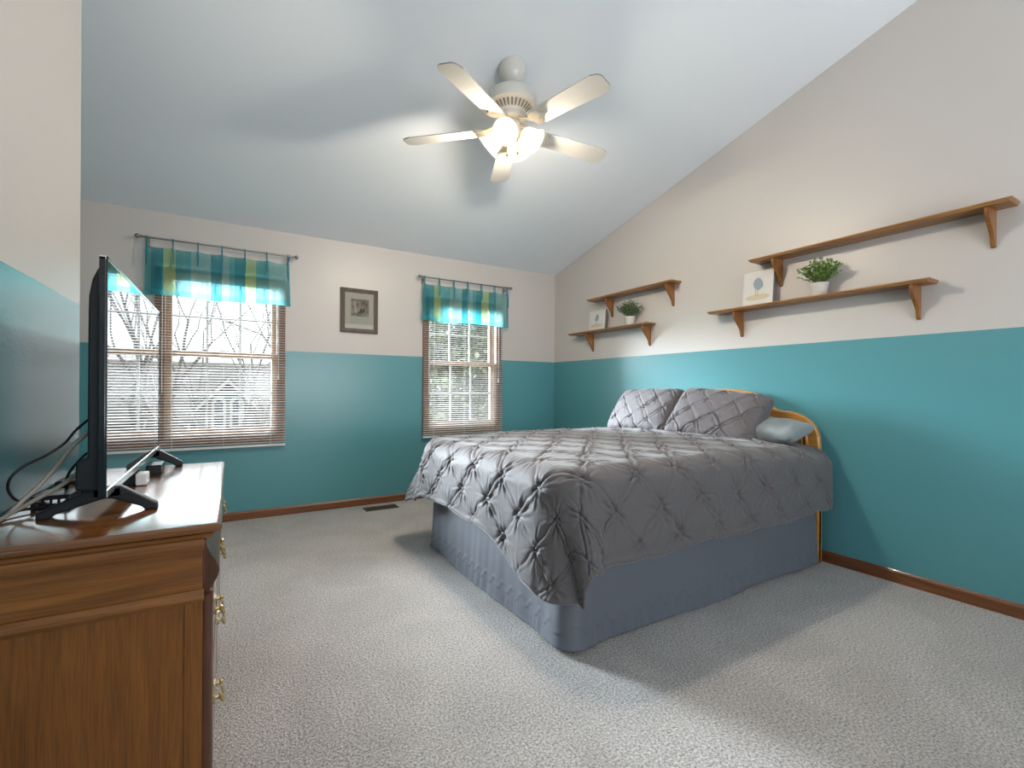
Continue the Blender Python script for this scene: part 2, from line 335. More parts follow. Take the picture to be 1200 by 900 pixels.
# ------------------------------------------------------------------ windows
def frame_rect(mb, x0, x1, z0, z1, wl, wr, wb, wt, y0, y1):
    mb.box(x0, x0 + wl, y0, y1, z0, z1); mb.box(x1 - wr, x1, y0, y1, z0, z1)
    mb.box(x0 + wl, x1 - wr, y0, y1, z0, z0 + wb); mb.box(x0 + wl, x1 - wr, y0, y1, z1 - wt, z1); return mb
def window(n, c):
    t = thing(f'window_{n}', (c, YB, OZ0), kind='structure')
    m = MB(); frame_rect(m, c - OW - 0.05, c + OW + 0.05, OZ0 - 0.055, OZ1 + 0.05, 0.062, 0.062, 0.06, 0.06, YB - 0.014, YB)
    m.build('casing', M['casing_dark'], t, bevel=0.003)
    m = MB(); frame_rect(m, c - OW, c + OW, OZ0, OZ1, 0.014, 0.014, 0.02, 0.02, YB, YB + T); m.build('jamb', M['casing'], t)
    zm = 1.362                                        # meeting rail
    for nm, z0, z1, y0, wb, wt in (('upper_sash', zm - 0.022, OZ1 - 0.02, YB + 0.075, 0.046, 0.04), ('lower_sash', OZ0 + 0.02, zm + 0.022, YB + 0.042, 0.052, 0.046)):
        s = MB(); frame_rect(s, c - OW + 0.014, c + OW - 0.014, z0, z1, 0.036, 0.036, wb, wt, y0, y0 + 0.032)
        so = s.build(nm, M['casing'], t, bevel=0.003)
        gx0, gx1, gz0, gz1 = c - OW + 0.05, c + OW - 0.05, z0 + wb, z1 - wt
        g = MB().box(gx0 - 0.004, gx1 + 0.004, y0 + 0.013, y0 + 0.016, gz0 - 0.004, gz1 + 0.004); g.build('pane', M['pane'], so)
        q = MB(); wdt = gx1 - gx0
        for k in (1, 2): q.box(gx0 + wdt * k / 3 - 0.009, gx0 + wdt * k / 3 + 0.009, y0 + 0.017, y0 + 0.023, gz0, gz1)
        zc = (gz0 + gz1) / 2; q.box(gx0, gx1, y0 + 0.0172, y0 + 0.0228, zc - 0.008, zc + 0.008)
        q.build('grille', M['white_vinyl'], so)
        if nm == 'lower_sash':
            MB().box(c - 0.03, c + 0.03, y0 - 0.006, y0 + 0.03, z1, z1 + 0.012).build('sash_lock', M['vent'], so, bevel=0.003)
    return t
window(1, W1); window(2, W2)

def blind(c, label):
    hw = 0.458; y = YB - 0.034; ztop, zbot = 2.045, 0.612
    t = thing('window_blind', (c, y, zbot), label, 'blind', 'white mini blinds over the two windows')
    MB().box(c - hw, c + hw, y - 0.014, y + 0.014, ztop - 0.028, ztop + 0.004).build('head_rail', M['rail'], t, bevel=0.003)
    s = MB(); tilt = math.radians(15); n = 5; z = zbot + 0.026; rr = random.Random(3)
    while z < ztop - 0.035:
        a = tilt + rr.uniform(-0.03, 0.03); A = []
        for i in range(n):
            u = (i / (n - 1) - 0.5) * 0.025; cr = 0.0022 * (1 - (2 * u / 0.025) ** 2)
            yy = u * math.cos(a) - cr * math.sin(a); zz = u * math.sin(a) + cr * math.cos(a)
            A.append([(c - hw + 0.004, y + yy, z + zz), (c + hw - 0.004, y + yy, z + zz)])
        s.grid(A); z += 0.0212
    s.build('slats', M['slat'], t, smooth=True)
    MB().box(c - hw + 0.004, c + hw - 0.004, y - 0.012, y + 0.012, zbot - 0.008, zbot + 0.01).build('bottom_rail', M['rail'], t, bevel=0.003)
    for dx in (-0.34, 0.0, 0.34):
        q = MB()
        for dy in (-0.0135, 0.0135): q.tube([(c + dx, y + dy, zbot), (c + dx, y + dy, ztop)], 0.0011, 5)
        q.build('ladder_cord', M['cord'], t)
    MB().tube([(c - 0.40, y - 0.02, ztop - 0.03), (c - 0.401, y - 0.021, 1.05)], 0.0035, 6).build('tilt_wand', M['white_vinyl'], t)
    q = MB().tube([(c + 0.395, y - 0.019, ztop - 0.03), (c + 0.396, y - 0.02, 1.20)], 0.002, 5)
    q.lathe([(0.002, 0.05), (0.006, 0.0), (0.007, -0.012), (0.001, -0.013)], Matrix.Translation((c + 0.396, y - 0.02, 1.18)), 10)
    q.build('lift_cord', M['cord'], t)
    return t
blind(W1, 'white mini blind over the window nearest the television, bare branches behind it')
blind(W2, 'white mini blind over the window beside the bed, green trees behind it')

def curtain(x0, x1, vx0, vx1, zr, rod_label, val_label, shift, flip):
    yr = YB - 0.075; c = (x0 + x1) / 2
    t = thing('curtain_rod', (c, YB, zr), rod_label, 'curtain rod', 'pewter curtain rods above the two windows')
    MB().tube([(x0 + 0.03, yr, zr), (x1 - 0.03, yr, zr)], 0.007, 12).build('rod', M['pewter'], t, smooth=40)
    for xx, sg in ((x0 + 0.03, -1), (x1 - 0.03, 1)):
        f = MB().lathe([(0.007, 0), (0.011, 0.002), (0.011, 0.007), (0.006, 0.011), (0.008, 0.015), (0.0145, 0.021), (0.0175, 0.029), (0.015, 0.038), (0.008, 0.044), (0.001, 0.045)],
                       Matrix.Translation((xx, yr, zr)) @ Matrix.Rotation(sg * PI / 2, 4, 'Y'), 16)
        f.build('finial', M['pewter'], t, smooth=50)
    for xx in (x0 + 0.055, x1 - 0.055):
        b = MB().tube([(xx, YB - 0.002, zr - 0.028), (xx, YB - 0.04, zr - 0.028), (xx, yr, zr - 0.014)], 0.005, 8)
        b.box(xx - 0.012, xx + 0.012, YB - 0.004, YB, zr - 0.06, zr + 0.01)
        b.lathe([(0.0075, -0.006), (0.0115, -0.006), (0.0115, 0.006), (0.0075, 0.006)], Matrix.Translation((xx, yr, zr)) @ Matrix.Rotation(PI / 2, 4, 'Y'), 14)
        b.build('bracket', M['pewter'], t, smooth=40)
    vc = (vx0 + vx1) / 2
    v = thing('window_valance', (vc, yr, zr), val_label, 'valance', 'teal striped valances')
    nx, nz = 150, 40; A = np.zeros((nx + 1, nz + 1, 3)); wd = vx1 - vx0; nt_ = 7
    for i in range(nx + 1):
        u = i / nx; k = u * (nt_ - 1); fk = k - math.floor(k)
        sag = 0.018 * 4 * fk * (1 - fk) if 0.02 < u < 0.98 else 0.0
        for j in range(nz + 1):
            h = j / nz
            top = zr - 0.055 - sag; bot = zr - 0.43 + 0.006 * math.sin(u * 9 + shift)
            z = top + (bot - top) * h
            yw = 0.010 * math.cos(2 * PI * k) * (1 - 0.55 * h) + 0.009 * math.sin(u * 17 + shift + h) * h + 0.004 * math.sin(u * 41 + 2 * h)
            x = vx0 + wd * u + (0.022 * (u - 0.5)) * h * 1.2
            A[i, j] = (x, yr - 0.004 + yw, z)
    sheet = MB().grid(A).build('sheer_panel', M['valance'], v, smooth=True)
    if flip:                                          # the cloth is cut so that the stripes start at another point
        pass
    for k in range(nt_):
        xx = vx0 + wd * k / (nt_ - 1) * 0.985 + 0.006
        q = MB(); yk = yr - 0.004 + 0.010
        q.tube([(xx, yr + 0.010, zr - 0.055), (xx, yr + 0.0095, zr), (xx, yr, zr + 0.0095), (xx, yr - 0.0105, zr), (xx + 0.002, yr - 0.013, zr - 0.05), (xx, yr - 0.017, zr - 0.07)], 0.0042, 6)
        dl = 0.145 + 0.02 * math.sin(k * 2.1 + shift)
        q.tube([(xx, yr - 0.016, zr - 0.065), (xx - 0.004, yr - 0.019, zr - 0.10), (xx - 0.003 - 0.01 * math.sin(k * 1.7), yr - 0.020, zr - 0.06 - dl)], [0.004, 0.0035, 0.003], 6)
        q.tube([(xx, yr - 0.016, zr - 0.065), (xx + 0.006, yr - 0.019, zr - 0.10), (xx + 0.003, yr - 0.021, zr - 0.035 - dl)], [0.004, 0.0035, 0.003], 6)
        q.build('tie', M['tie'], v, smooth=True)
curtain(-0.585, 0.495, -0.535, 0.435, 2.218, 'pewter rod holding the wider teal valance, nearest the television',
        'wide sheer teal and lime striped valance tied above the window nearest the television', 0.4, False)
curtain(1.60, 2.645, 1.64, 2.605, 2.20, 'pewter rod holding the teal valance beside the room corner',
        'sheer teal and lime striped valance tied above the window beside the bed', 2.1, True)

# ------------------------------------------------------------------ picture on the window wall
t = thing('framed_picture', (1.038, YB, 1.61), 'small brown framed sepia print on the wall between the windows', 'picture')
m = MB(); X0, X1, Z0, Z1, fw = 0.870, 1.208, 1.612, 2.020, 0.038
for a, b, q in (((X0, Z0), (X1, Z0), 1), ((X1, Z0), (X1, Z1), 1), ((X1, Z1), (X0, Z1), 1), ((X0, Z1), (X0, Z0), 1)):
    cx, cz = (X0 + X1) / 2, (Z0 + Z1) / 2
    def inn(p, d): return (p[0] + d * (1 if p[0] < cx else -1), p[1] + d * (1 if p[1] < cz else -1))
    yw, yf, yi = YB - 0.001, YB - 0.024, YB - 0.016
    P4 = [(a, yw), (b, yw), (a, yf), (b, yf)]
    vs_ = [(a[0], yw, a[1]), (b[0], yw, b[1]), (b[0], yf + 0.004, b[1]), (a[0], yf + 0.004, a[1])]
    a1, b1, a2, b2 = inn(a, 0.012), inn(b, 0.012), inn(a, fw), inn(b, fw)
    vs_ += [(a1[0], yf, a1[1]), (b1[0], yf, b1[1]), (a2[0], yi, a2[1]), (b2[0], yi, b2[1]), (a2[0], yw, a2[1]), (b2[0], yw, b2[1])]
    m.add(vs_, [(0, 1, 2, 3), (3, 2, 5, 4), (4, 5, 7, 6), (6, 7, 9, 8), (8, 9, 1, 0)])
m.build('frame', M['frame_brown'], t)
MB().box(X0 + 0.03, X1 - 0.03, YB - 0.010, YB - 0.004, Z0 + 0.03, Z1 - 0.03).build('mat_board', M['matboard'], t)
def sepia():
    mm, nt, b = new_mat('sepia_print'); L = nt.links.new
    tc = N(nt, 'ShaderNodeTexCoord'); nz = N(nt, 'ShaderNodeTexNoise'); setin(nz, Scale=16.0, Detail=6.0, Distortion=0.6)
    r = N(nt, 'ShaderNodeValToRGB'); e = r.color_ramp.elements; e[0].position = 0.36; e[0].color = (0.11, 0.09, 0.07, 1); e[1].position = 0.66; e[1].color = (0.34, 0.30, 0.24, 1)
    L(tc.outputs['Object'], nz.inputs['Vector']); L(nz.outputs['Fac'], r.inputs[0]); L(r.outputs[0], b.inputs['Base Color']); setin(b, Roughness=0.7); return mm
pr = MB().box(0.962, 1.125, YB - 0.0125, YB - 0.0102, 1.700, 1.925).build('print', sepia(), t)
MB().box(0.962, 1.125, YB - 0.0132, YB - 0.0126, 1.700, 1.765).build('caption_strip', plain('pale_caption_paper', (0.45, 0.43, 0.39), 0.8), pr)
for k, (x, z, r_) in enumerate(((1.055, 1.825, 0.030), (1.07, 1.85, 0.018), (1.03, 1.80, 0.018))):
    pass
MB().prism([(1.02, 1.795), (1.04, 1.81), (1.05, 1.845), (1.065, 1.83), (1.085, 1.85), (1.09, 1.82), (1.075, 1.80), (1.05, 1.79)], 'y', YB - 0.0132, YB - 0.0126).build('printed_figure', plain('dark_sepia_ink', (0.07, 0.055, 0.045), 0.8), pr)
MB().prism([(0.985, 1.905), (1.000, 1.905), (1.020, 1.80), (1.005, 1.79), (0.995, 1.80)], 'y', YB - 0.0132, YB - 0.0126).build('printed_column', plain('pale_sepia_ink', (0.42, 0.38, 0.32), 0.8), pr)
MB().box(X0 + 0.03, X1 - 0.03, YB - 0.0150, YB - 0.0142, Z0 + 0.03, Z1 - 0.03).build('glazing', M['picture_glass'], t)

# floor register
t = thing('floor_register', (1.20, 4.29, 0), 'brown metal floor register in the carpet below the picture', 'floor vent')
m = MB(); m.box(1.05, 1.35, 4.228, 4.240, 0, 0.007); m.box(1.05, 1.35, 4.340, 4.352, 0, 0.007); m.box(1.05, 1.066, 4.24, 4.34, 0, 0.007); m.box(1.334, 1.35, 4.24, 4.34, 0, 0.007)
m.build('frame', M['vent'], t, bevel=0.002)
m = MB()
for k in range(20): m.box(1.070 + k * 0.0135, 1.0745 + k * 0.0135, 4.24, 4.34, 0.0015, 0.006)
m.box(1.066, 1.334, 4.286, 4.294, 0.002, 0.0065); m.build('louvers', M['vent'], t)
MB().box(1.06, 1.34, 4.235, 4.345, 0.0002, 0.001).build('duct_shade_sheet', M['vent_dark'], t)  # thin near-black sheet, the duct's darkness put into its colour

# ------------------------------------------------------------------ shelves
def shelf(y0, y1, z, d, br, label):
    """y0 near end, y1 far end, z top"""
    t = thing('wall_shelf', (XR, (y0 + y1) / 2, z), label, 'shelf', 'wooden bracket shelves on the bed wall')
    th = 0.019
    prof = [(XR, z), (XR - d + 0.004, z), (XR - d, z - 0.004), (XR - d, z - 0.009), (XR - d + 0.006, z - 0.013), (XR - d + 0.008, z - th), (XR, z - th)]
    n = len(prof); m = MB(); vs_ = []
    for (yy, ins) in ((y0, 1), (y1, -1)):
        for (x, zz) in prof:
            e = 0.0 if zz > z - 0.0095 else 0.008
            vs_.append((x, yy + ins * e, zz))
    m.add(vs_, [tuple(range(n)), tuple(range(2 * n - 1, n - 1, -1))] + [(i, n + i, n + (i + 1) % n, (i + 1) % n) for i in range(n)])
    m.build('shelf_board', M['shelf'], t, bevel=0.0015)
    for yb in br:
        bd, bh, zz = d - 0.022, 0.185, z - th
        pts = [(XR, zz), (XR - bd, zz), (XR - bd, zz - 0.018)]
        for k in range(1, 13):
            s = k / 12; e = s * s * (3 - 2 * s)
            pts.append((XR - bd + (bd - 0.022) * e, zz - 0.018 - (bh - 0.045) * (s ** 1.0)))
        pts += [(XR - 0.016, zz - bh + 0.008), (XR - 0.006, zz - bh), (XR, zz - bh)]
        MB().prism(pts, 'y', yb - 0.0095, yb + 0.0095).build('bracket', M['bracket'], t, bevel=0.0025)
ZSU, ZSL = 2.027, 1.703
shelf(0.672, 1.985, ZSU, 0.140, (0.765, 1.823), 'long empty wooden shelf, highest and nearest of the four wall shelves')
shelf(0.977, 2.318, ZSL, 0.140, (1.062, 2.112), 'long wooden shelf holding the bright green plant and the grey bird print')
shelf(2.668, 3.755, ZSU, 0.130, (2.748, 3.500), 'short empty wooden shelf above the pale potted plant near the room corner')
shelf(2.945, 4.06, ZSL, 0.130, (3.010, 3.790), 'short wooden shelf near the room corner holding the teal bird print')

def bird_canvas(y0, y1, z0, h, label, teal):
    yc, wd = (y0 + y1) / 2, y1 - y0
    lean = math.radians(5); x0 = XR - 0.072
    t = thing('bird_canvas', (x0, yc, z0), label, 'canvas print', None)
    t.rotation_euler = (0, lean, 0)                     # leans back on the wall
    # local: x outward is -x, y across, z up
    MB().box(0.0, 0.018, -wd / 2, wd / 2, 0, h).build('canvas_panel', M['canvas'], t, bevel=0.002, local=True)
    MB().box(0.001, 0.0185, -wd / 2 - 0.0012, -wd / 2 - 0.0002, 0.002, h - 0.002).build('canvas_side', M['canvas_edge'], t, local=True)
    f = -0.0008; s = h / 0.25
    def blob(pts): return MB().prism(pts, 'x', f, 0.0002)
    blob([(0.088 * math.cos(a) * wd / 0.22, (0.062 + 0.021 * math.sin(a)) * s) for a in [2 * PI * k / 20 for k in range(20)]]).build('painted_sand', M['sand'], t, local=True)
    f = -0.0014
    body = [(-0.032, 0.126), (-0.042, 0.135), (-0.036, 0.172), (-0.015, 0.198), (0.008, 0.203), (0.026, 0.190), (0.036, 0.168), (0.032, 0.140), (0.014, 0.118), (-0.012, 0.112)]
    blob([((-p if teal else p) * 0.93 * s, q * s) for p, q in body]).build('painted_bird', M['bird_teal'] if teal else M['bird'], t, local=True)
    m = MB()
    for dx in (-0.006, 0.012):
        m.prism([(dx, 0.068 * s), (dx + 0.003, 0.068 * s), (dx + 0.003 + 0.004, 0.117 * s), (dx + 0.004, 0.117 * s)], 'x', -0.0018, 0.0002)
    m.build('painted_legs', M['leg_paint'], t, local=True)
bird_canvas(1.848, 2.070, ZSL + 0.001, 0.250, 'white canvas with a grey wading bird on sand, on the long shelf', False)
bird_canvas(3.545, 3.785, ZSL + 0.001, 0.205, 'small white canvas with a teal grey bird, on the short shelf near the corner', True)

def potted_plant(y, z, pr_, ph, spread, hgt, mat, label, seed, x=XR - 0.068):
    rr = random.Random(seed)
    t = thing('potted_plant', (x, y, z), label, 'plant')
    n = 48; prof = [(pr_ * 0.70, 0), (pr_ * 0.74, 0.003), (pr_ * 0.97, ph * 0.90), (pr_, ph * 0.93), (pr_, ph), (pr_ * 0.92, ph), (pr_ * 0.90, ph * 0.86), (0.002, ph * 0.86)]
    m = MB(); m.lathe(prof, Matrix.Translation((x, y, z)), n)
    # fluted side
    for i, v in enumerate(m.v):
        ring = i // n
        if 1 <= ring <= 2 and i % 2:
            m.v[i] = (x + (v[0] - x) * 0.965, y + (v[1] - y) * 0.965, v[2])
    m.build('pot', M['pot'], t, smooth=35)
    MB().lathe([(pr_ * 0.885, ph * 0.875), (0.001, ph * 0.885)], Matrix.Translation((x, y, z)), 20).build('soil', M['soil'], t)
    st = MB(); lf = MB(); top = z + ph * 0.88
    for k in range(66):
        a = rr.uniform(0, 2 * PI); sp = (rr.random() ** 0.8); hh = hgt * rr.uniform(0.55, 1.0) * (1.05 - 0.45 * sp)
        tipx = x + spread * sp * math.cos(a) * (0.52 if math.cos(a) > 0 else 0.80); tipy = y + spread * sp * math.sin(a)
        p0 = Vector((x + 0.25 * pr_ * math.cos(a), y + 0.25 * pr_ * math.sin(a), top)); p2 = Vector((tipx, tipy, top + hh)); p1 = (p0 + p2) / 2 + Vector((0, 0, hh * 0.12))
        pts = [(1 - s) ** 2 * p0 + 2 * s * (1 - s) * p1 + s * s * p2 for s in (0, .25, .5, .75, 1)]
        st.tube(pts, [0.0013, 0.0012, 0.0011, 0.0009, 0.0006], 4)
        for s in (0.35, 0.48, 0.6, 0.7, 0.8, 0.88, 0.95, 1.0):
            for side in (0, 1):
                b = (1 - s) ** 2 * p0 + 2 * s * (1 - s) * p1 + s * s * p2
                d = Vector((rr.gauss(0, 1), rr.gauss(0, 1), rr.gauss(0.45, 0.7))).normalized(); ln = rr.uniform(0.012, 0.021); wl = ln * 0.30
                sd = d.cross(Vector((rr.gauss(0, 1), rr.gauss(0, 1), rr.gauss(0, 1)))).normalized(); nn = d.cross(sd)
                e = b + d * ln
                if max(e.x, b.x) > XR - 0.006: continue
                lf.add([b, b + d * ln * .4 + sd * wl + nn * 0.0015, b + d * ln * .75 + sd * wl * .8 + nn * 0.001, e, b + d * ln * .75 - sd * wl * .8 + nn * 0.001, b + d * ln * .4 - sd * wl + nn * 0.0015, b + d * ln * .5],
                       [(0, 6, 1), (1, 6, 2), (2, 6, 3), (3, 6, 4), (4, 6, 5), (5, 6, 0)])
    st.build('stems', M['stem'], t); lf.build('foliage', mat, t)
potted_plant(1.547, ZSL, 0.052, 0.082, 0.150, 0.185, M['leaf'], 'bright green leafy plant in a grey white pot on the long shelf', 5)
potted_plant(3.198, ZSL, 0.050, 0.082, 0.150, 0.175, M['leaf_grey'], 'dark green leafy plant in a pale pot on the short shelf near the corner', 11)

# ------------------------------------------------------------------ bed
def hsh(i, j, k=0):
    s = np.sin(i * 127.1 + j * 311.7 + k * 74.7) * 43758.5453
    return s - np.floor(s)
def pintuck(u, v, cu, cv, sc=1.0, seed=0):
    """height of the pinched diamond pattern at cloth coordinates u, v (metres)"""
    uu = u + 0.010 * np.sin(v * 9.1 + seed) + 0.006 * np.sin(u * 13 + v * 17 + seed); vv = v + 0.010 * np.sin(u * 8.3 + 1 + seed) + 0.006 * np.sin(v * 15 - u * 11 + seed)
    p, q = uu / cu, vv / cv; a, b = (p + q) / 2, (p - q) / 2
    ra, rb = np.round(a), np.round(b); fa, fb = a - ra, b - rb
    Ls = 2 * cu * cv / np.hypot(cu, cv)
    puff = 1 - (1 - np.abs(np.sin(PI * a))) ** 3 * 0.9 - (1 - np.abs(np.sin(PI * b))) ** 3 * 0.9
    h = 0.0050 * sc * puff * (0.8 + 0.4 * hsh(np.floor(a), np.floor(b), seed))
    for f1, f2, i1, i2, kk in ((fa, fb, ra, np.floor(b), 1), (fb, fa, rb, np.floor(a), 2)):
        st = 0.45 + 0.75 * hsh(i1, i2, kk + seed); al = np.abs(f2) * Ls
        tp = 0.42 + 0.58 * np.exp(-(al / (0.050 * sc)) ** 2)
        s = 1.0 if kk == 1 else -1.0
        d = f1 * Ls + 0.005 * np.sin(al * 45 + i1 * 2.3 + i2)
        h += 0.0155 * sc * st * tp * np.exp(-(d / (0.0062 * sc ** .5)) ** 2) - 0.0085 * sc * st * tp * np.exp(-((d - s * 0.0145 * sc ** .5) / (0.0075 * sc ** .5)) ** 2)
        # short gathers running out of the pinch beside the tuck
        for off, am in ((0.030, 0.0042), (-0.026, 0.0038), (0.050, 0.0022)):
            dd = f1 * Ls - off * (0.25 + al / 0.07) * (0.8 + 0.5 * hsh(i1, i2, kk + 9))
            h += am * sc * st * np.exp(-(dd / 0.0065) ** 2) * np.exp(-((al - 0.045 * sc) / (0.032 * sc)) ** 2)
    du, dv = (fa + fb) * cu, (fa - fb) * cv; r = np.hypot(du, dv); th = np.arctan2(dv, du)
    h -= 0.013 * sc * np.exp(-(r / (0.018 * sc)) ** 2)
    ph = 6.28 * hsh(ra, rb, 5 + seed)
    h += 0.0036 * sc * np.exp(-(r / (0.055 * sc)) ** 2) * (1 - np.exp(-(r / (0.014 * sc)) ** 2)) * (np.cos(11 * th + ph) + 0.6 * np.cos(17 * th - ph * 2))
    return h
def displaced(P, h):
    du = np.gradient(P, axis=0); dv = np.gradient(P, axis=1); n = np.cross(du, dv); n /= (np.linalg.norm(n, axis=2, keepdims=True) + 1e-12)
    return P + n * h[..., None]
def sstep(x, a, b):
    t = np.clip((x - a) / (b - a), 0, 1); return t * t * (3 - 2 * t)

bed = thing('bed', (2.2, 2.30, 0), 'queen bed with arched honey oak headboard and slate grey bed skirt', 'bed')
# headboard: arched outline with rounded shoulders
HY = 2.285
right = [(0.0, 1.108), (0.10, 1.110), (0.22, 1.102), (0.30, 1.088), (0.365, 1.062), (0.41, 1.028), (0.440, 0.995), (0.47, 0.972), (0.51, 0.963), (0.56, 0.962), (0.61, 0.952), (0.66, 0.931), (0.70, 0.900), (0.73, 0.86), (0.748, 0.81), (0.752, 0.75), (0.752, 0.0)]
def curve_in(o, inset):
    pts = []
    for i, (y, z) in enumerate(o):
        a = o[max(i - 1, 0)]; b = o[min(i + 1, len(o) - 1)]; ty, tz = b[0] - a[0], b[1] - a[1]; l = math.hypot(ty, tz); ny, nz = tz / l, -ty / l
        if i == 0: ny, nz = 0, -1
        pts.append((max(y + ny * inset, 0.0) if i else 0.0, z + nz * inset))
    return pts
def sym(o): return [(HY - y, z) for y, z in reversed(o[1:])] + [(HY, o[0][1])] + [(HY + y, z) for y, z in o[1:]]
out0 = sym(right)
hb = MB(); hb.prism(out0, 'x', 3.205, 3.245)
hbo = hb.build('headboard', M['honey'], bed, bevel=0.010, segs=3)
for ins, x, r_ in ((0.075, 3.205, 0.011), (0.105, 3.205, 0.006)):
    pts = [(x, y, z) for y, z in sym(curve_in(right[:-1], ins))]
    MB().tube(pts, r_, 10).build('molding', M['honey'], hbo, smooth=True)
for sy in (-1, 1):
    MB().box(3.200, 3.25, HY + sy * 0.722 - 0.030, HY + sy * 0.722 + 0.030, 0, 0.60).build('post', M['honey'], bed, bevel=0.006)
MB().box(1.27, 3.18, 1.60, 2.99, 0.12, 0.40).build('box_spring', M['mattress'], bed, bevel=0.03, segs=3)
MB().box(1.26, 3.19, 1.59, 3.00, 0.40, 0.70).build('mattress', M['mattress'], bed, bevel=0.05, segs=4)
# bed skirt
def skirt():
    x0, x1, y0, y1, rc = 1.222, 3.205, 1.562, 3.065, 0.04
    path = []; step = 0.010
    def seg(a, b):
        L_ = math.dist(a, b); n = max(2, int(L_ / step))
        for k in range(n): path.append((a[0] + (b[0] - a[0]) * k / n, a[1] + (b[1] - a[1]) * k / n))
    def arc(cx, cy, a0, a1):
        for k in range(9): a = a0 + (a1 - a0) * k / 9; path.append((cx + rc * math.cos(a), cy + rc * math.sin(a)))
    seg((x1, y0), (x0 + rc, y0)); arc(x0 + rc, y0 + rc, -PI / 2, -PI); seg((x0, y0 + rc), (x0, y1 - rc)); arc(x0 + rc, y1 - rc, PI, PI / 2); seg((x0 + rc, y1), (x1, y1)); path.append((x1, y1))
    P = np.array(path); n = len(P); T_ = np.gradient(P, axis=0); T_ /= np.linalg.norm(T_, axis=1, keepdims=True); Nn = np.stack([T_[:, 1], -T_[:, 0]], 1)
    if (Nn[5] @ np.array([0, -1])) < 0: Nn = -Nn
    S = np.concatenate([[0], np.cumsum(np.linalg.norm(np.diff(P, axis=0), axis=1))])
    nz = 84; zz = np.linspace(0.0, 1.0, nz); A = np.zeros((n, nz, 3))
    hem = 0.010 + 0.007 * np.sin(S * 4.1) + 0.005 * np.sin(S * 9.7 + 1)
    rngl = np.random.RandomState(4)
    for j, h in enumerate(zz):                           # h = 0 at the hem
        z = hem + (0.52 - hem) * h; low = (1 - h)
        fold = (0.0065 * np.sin(S * 7.3 + 0.9 * np.sin(S * 3)) + 0.002 * np.sin(S * 23 + 2 * np.sin(S * 5))) * low ** 1.2 + 0.0012 * np.sin(S * 67 + 3 * np.sin(S * 7)) * low
        o_ = 0.004 + 0.028 * low ** 1.5 + fold + 0.018 * np.exp(-((S - 1.95) / 0.10) ** 2) * low
        tri = np.abs(((S / 0.085) % 1.0) - 0.5) * 2.0
        zc = 0.078 + 0.040 * (tri * tri * (3 - 2 * tri))
        o_ = o_ + 0.0042 * np.exp(-((z - zc) / 0.0065) ** 2) - 0.002 * np.exp(-((z - zc + 0.013) / 0.006) ** 2)
        o_ = o_ + 0.0025 * np.exp(-((z - hem - 0.006) / 0.006) ** 2) + 0.0014 * np.sin(S * 140 + 9 * np.sin(S * 11)) * np.exp(-((z - 0.04) / 0.03) ** 2)
        A[:, j, 0] = P[:, 0] + Nn[:, 0] * o_; A[:, j, 1] = P[:, 1] + Nn[:, 1] * o_; A[:, j, 2] = z
    A[:, :, 0] = np.minimum(A[:, :, 0], 3.25)
    return MB().grid(A).build('bed_skirt', M['skirt'], bed, smooth=True)
skirt()

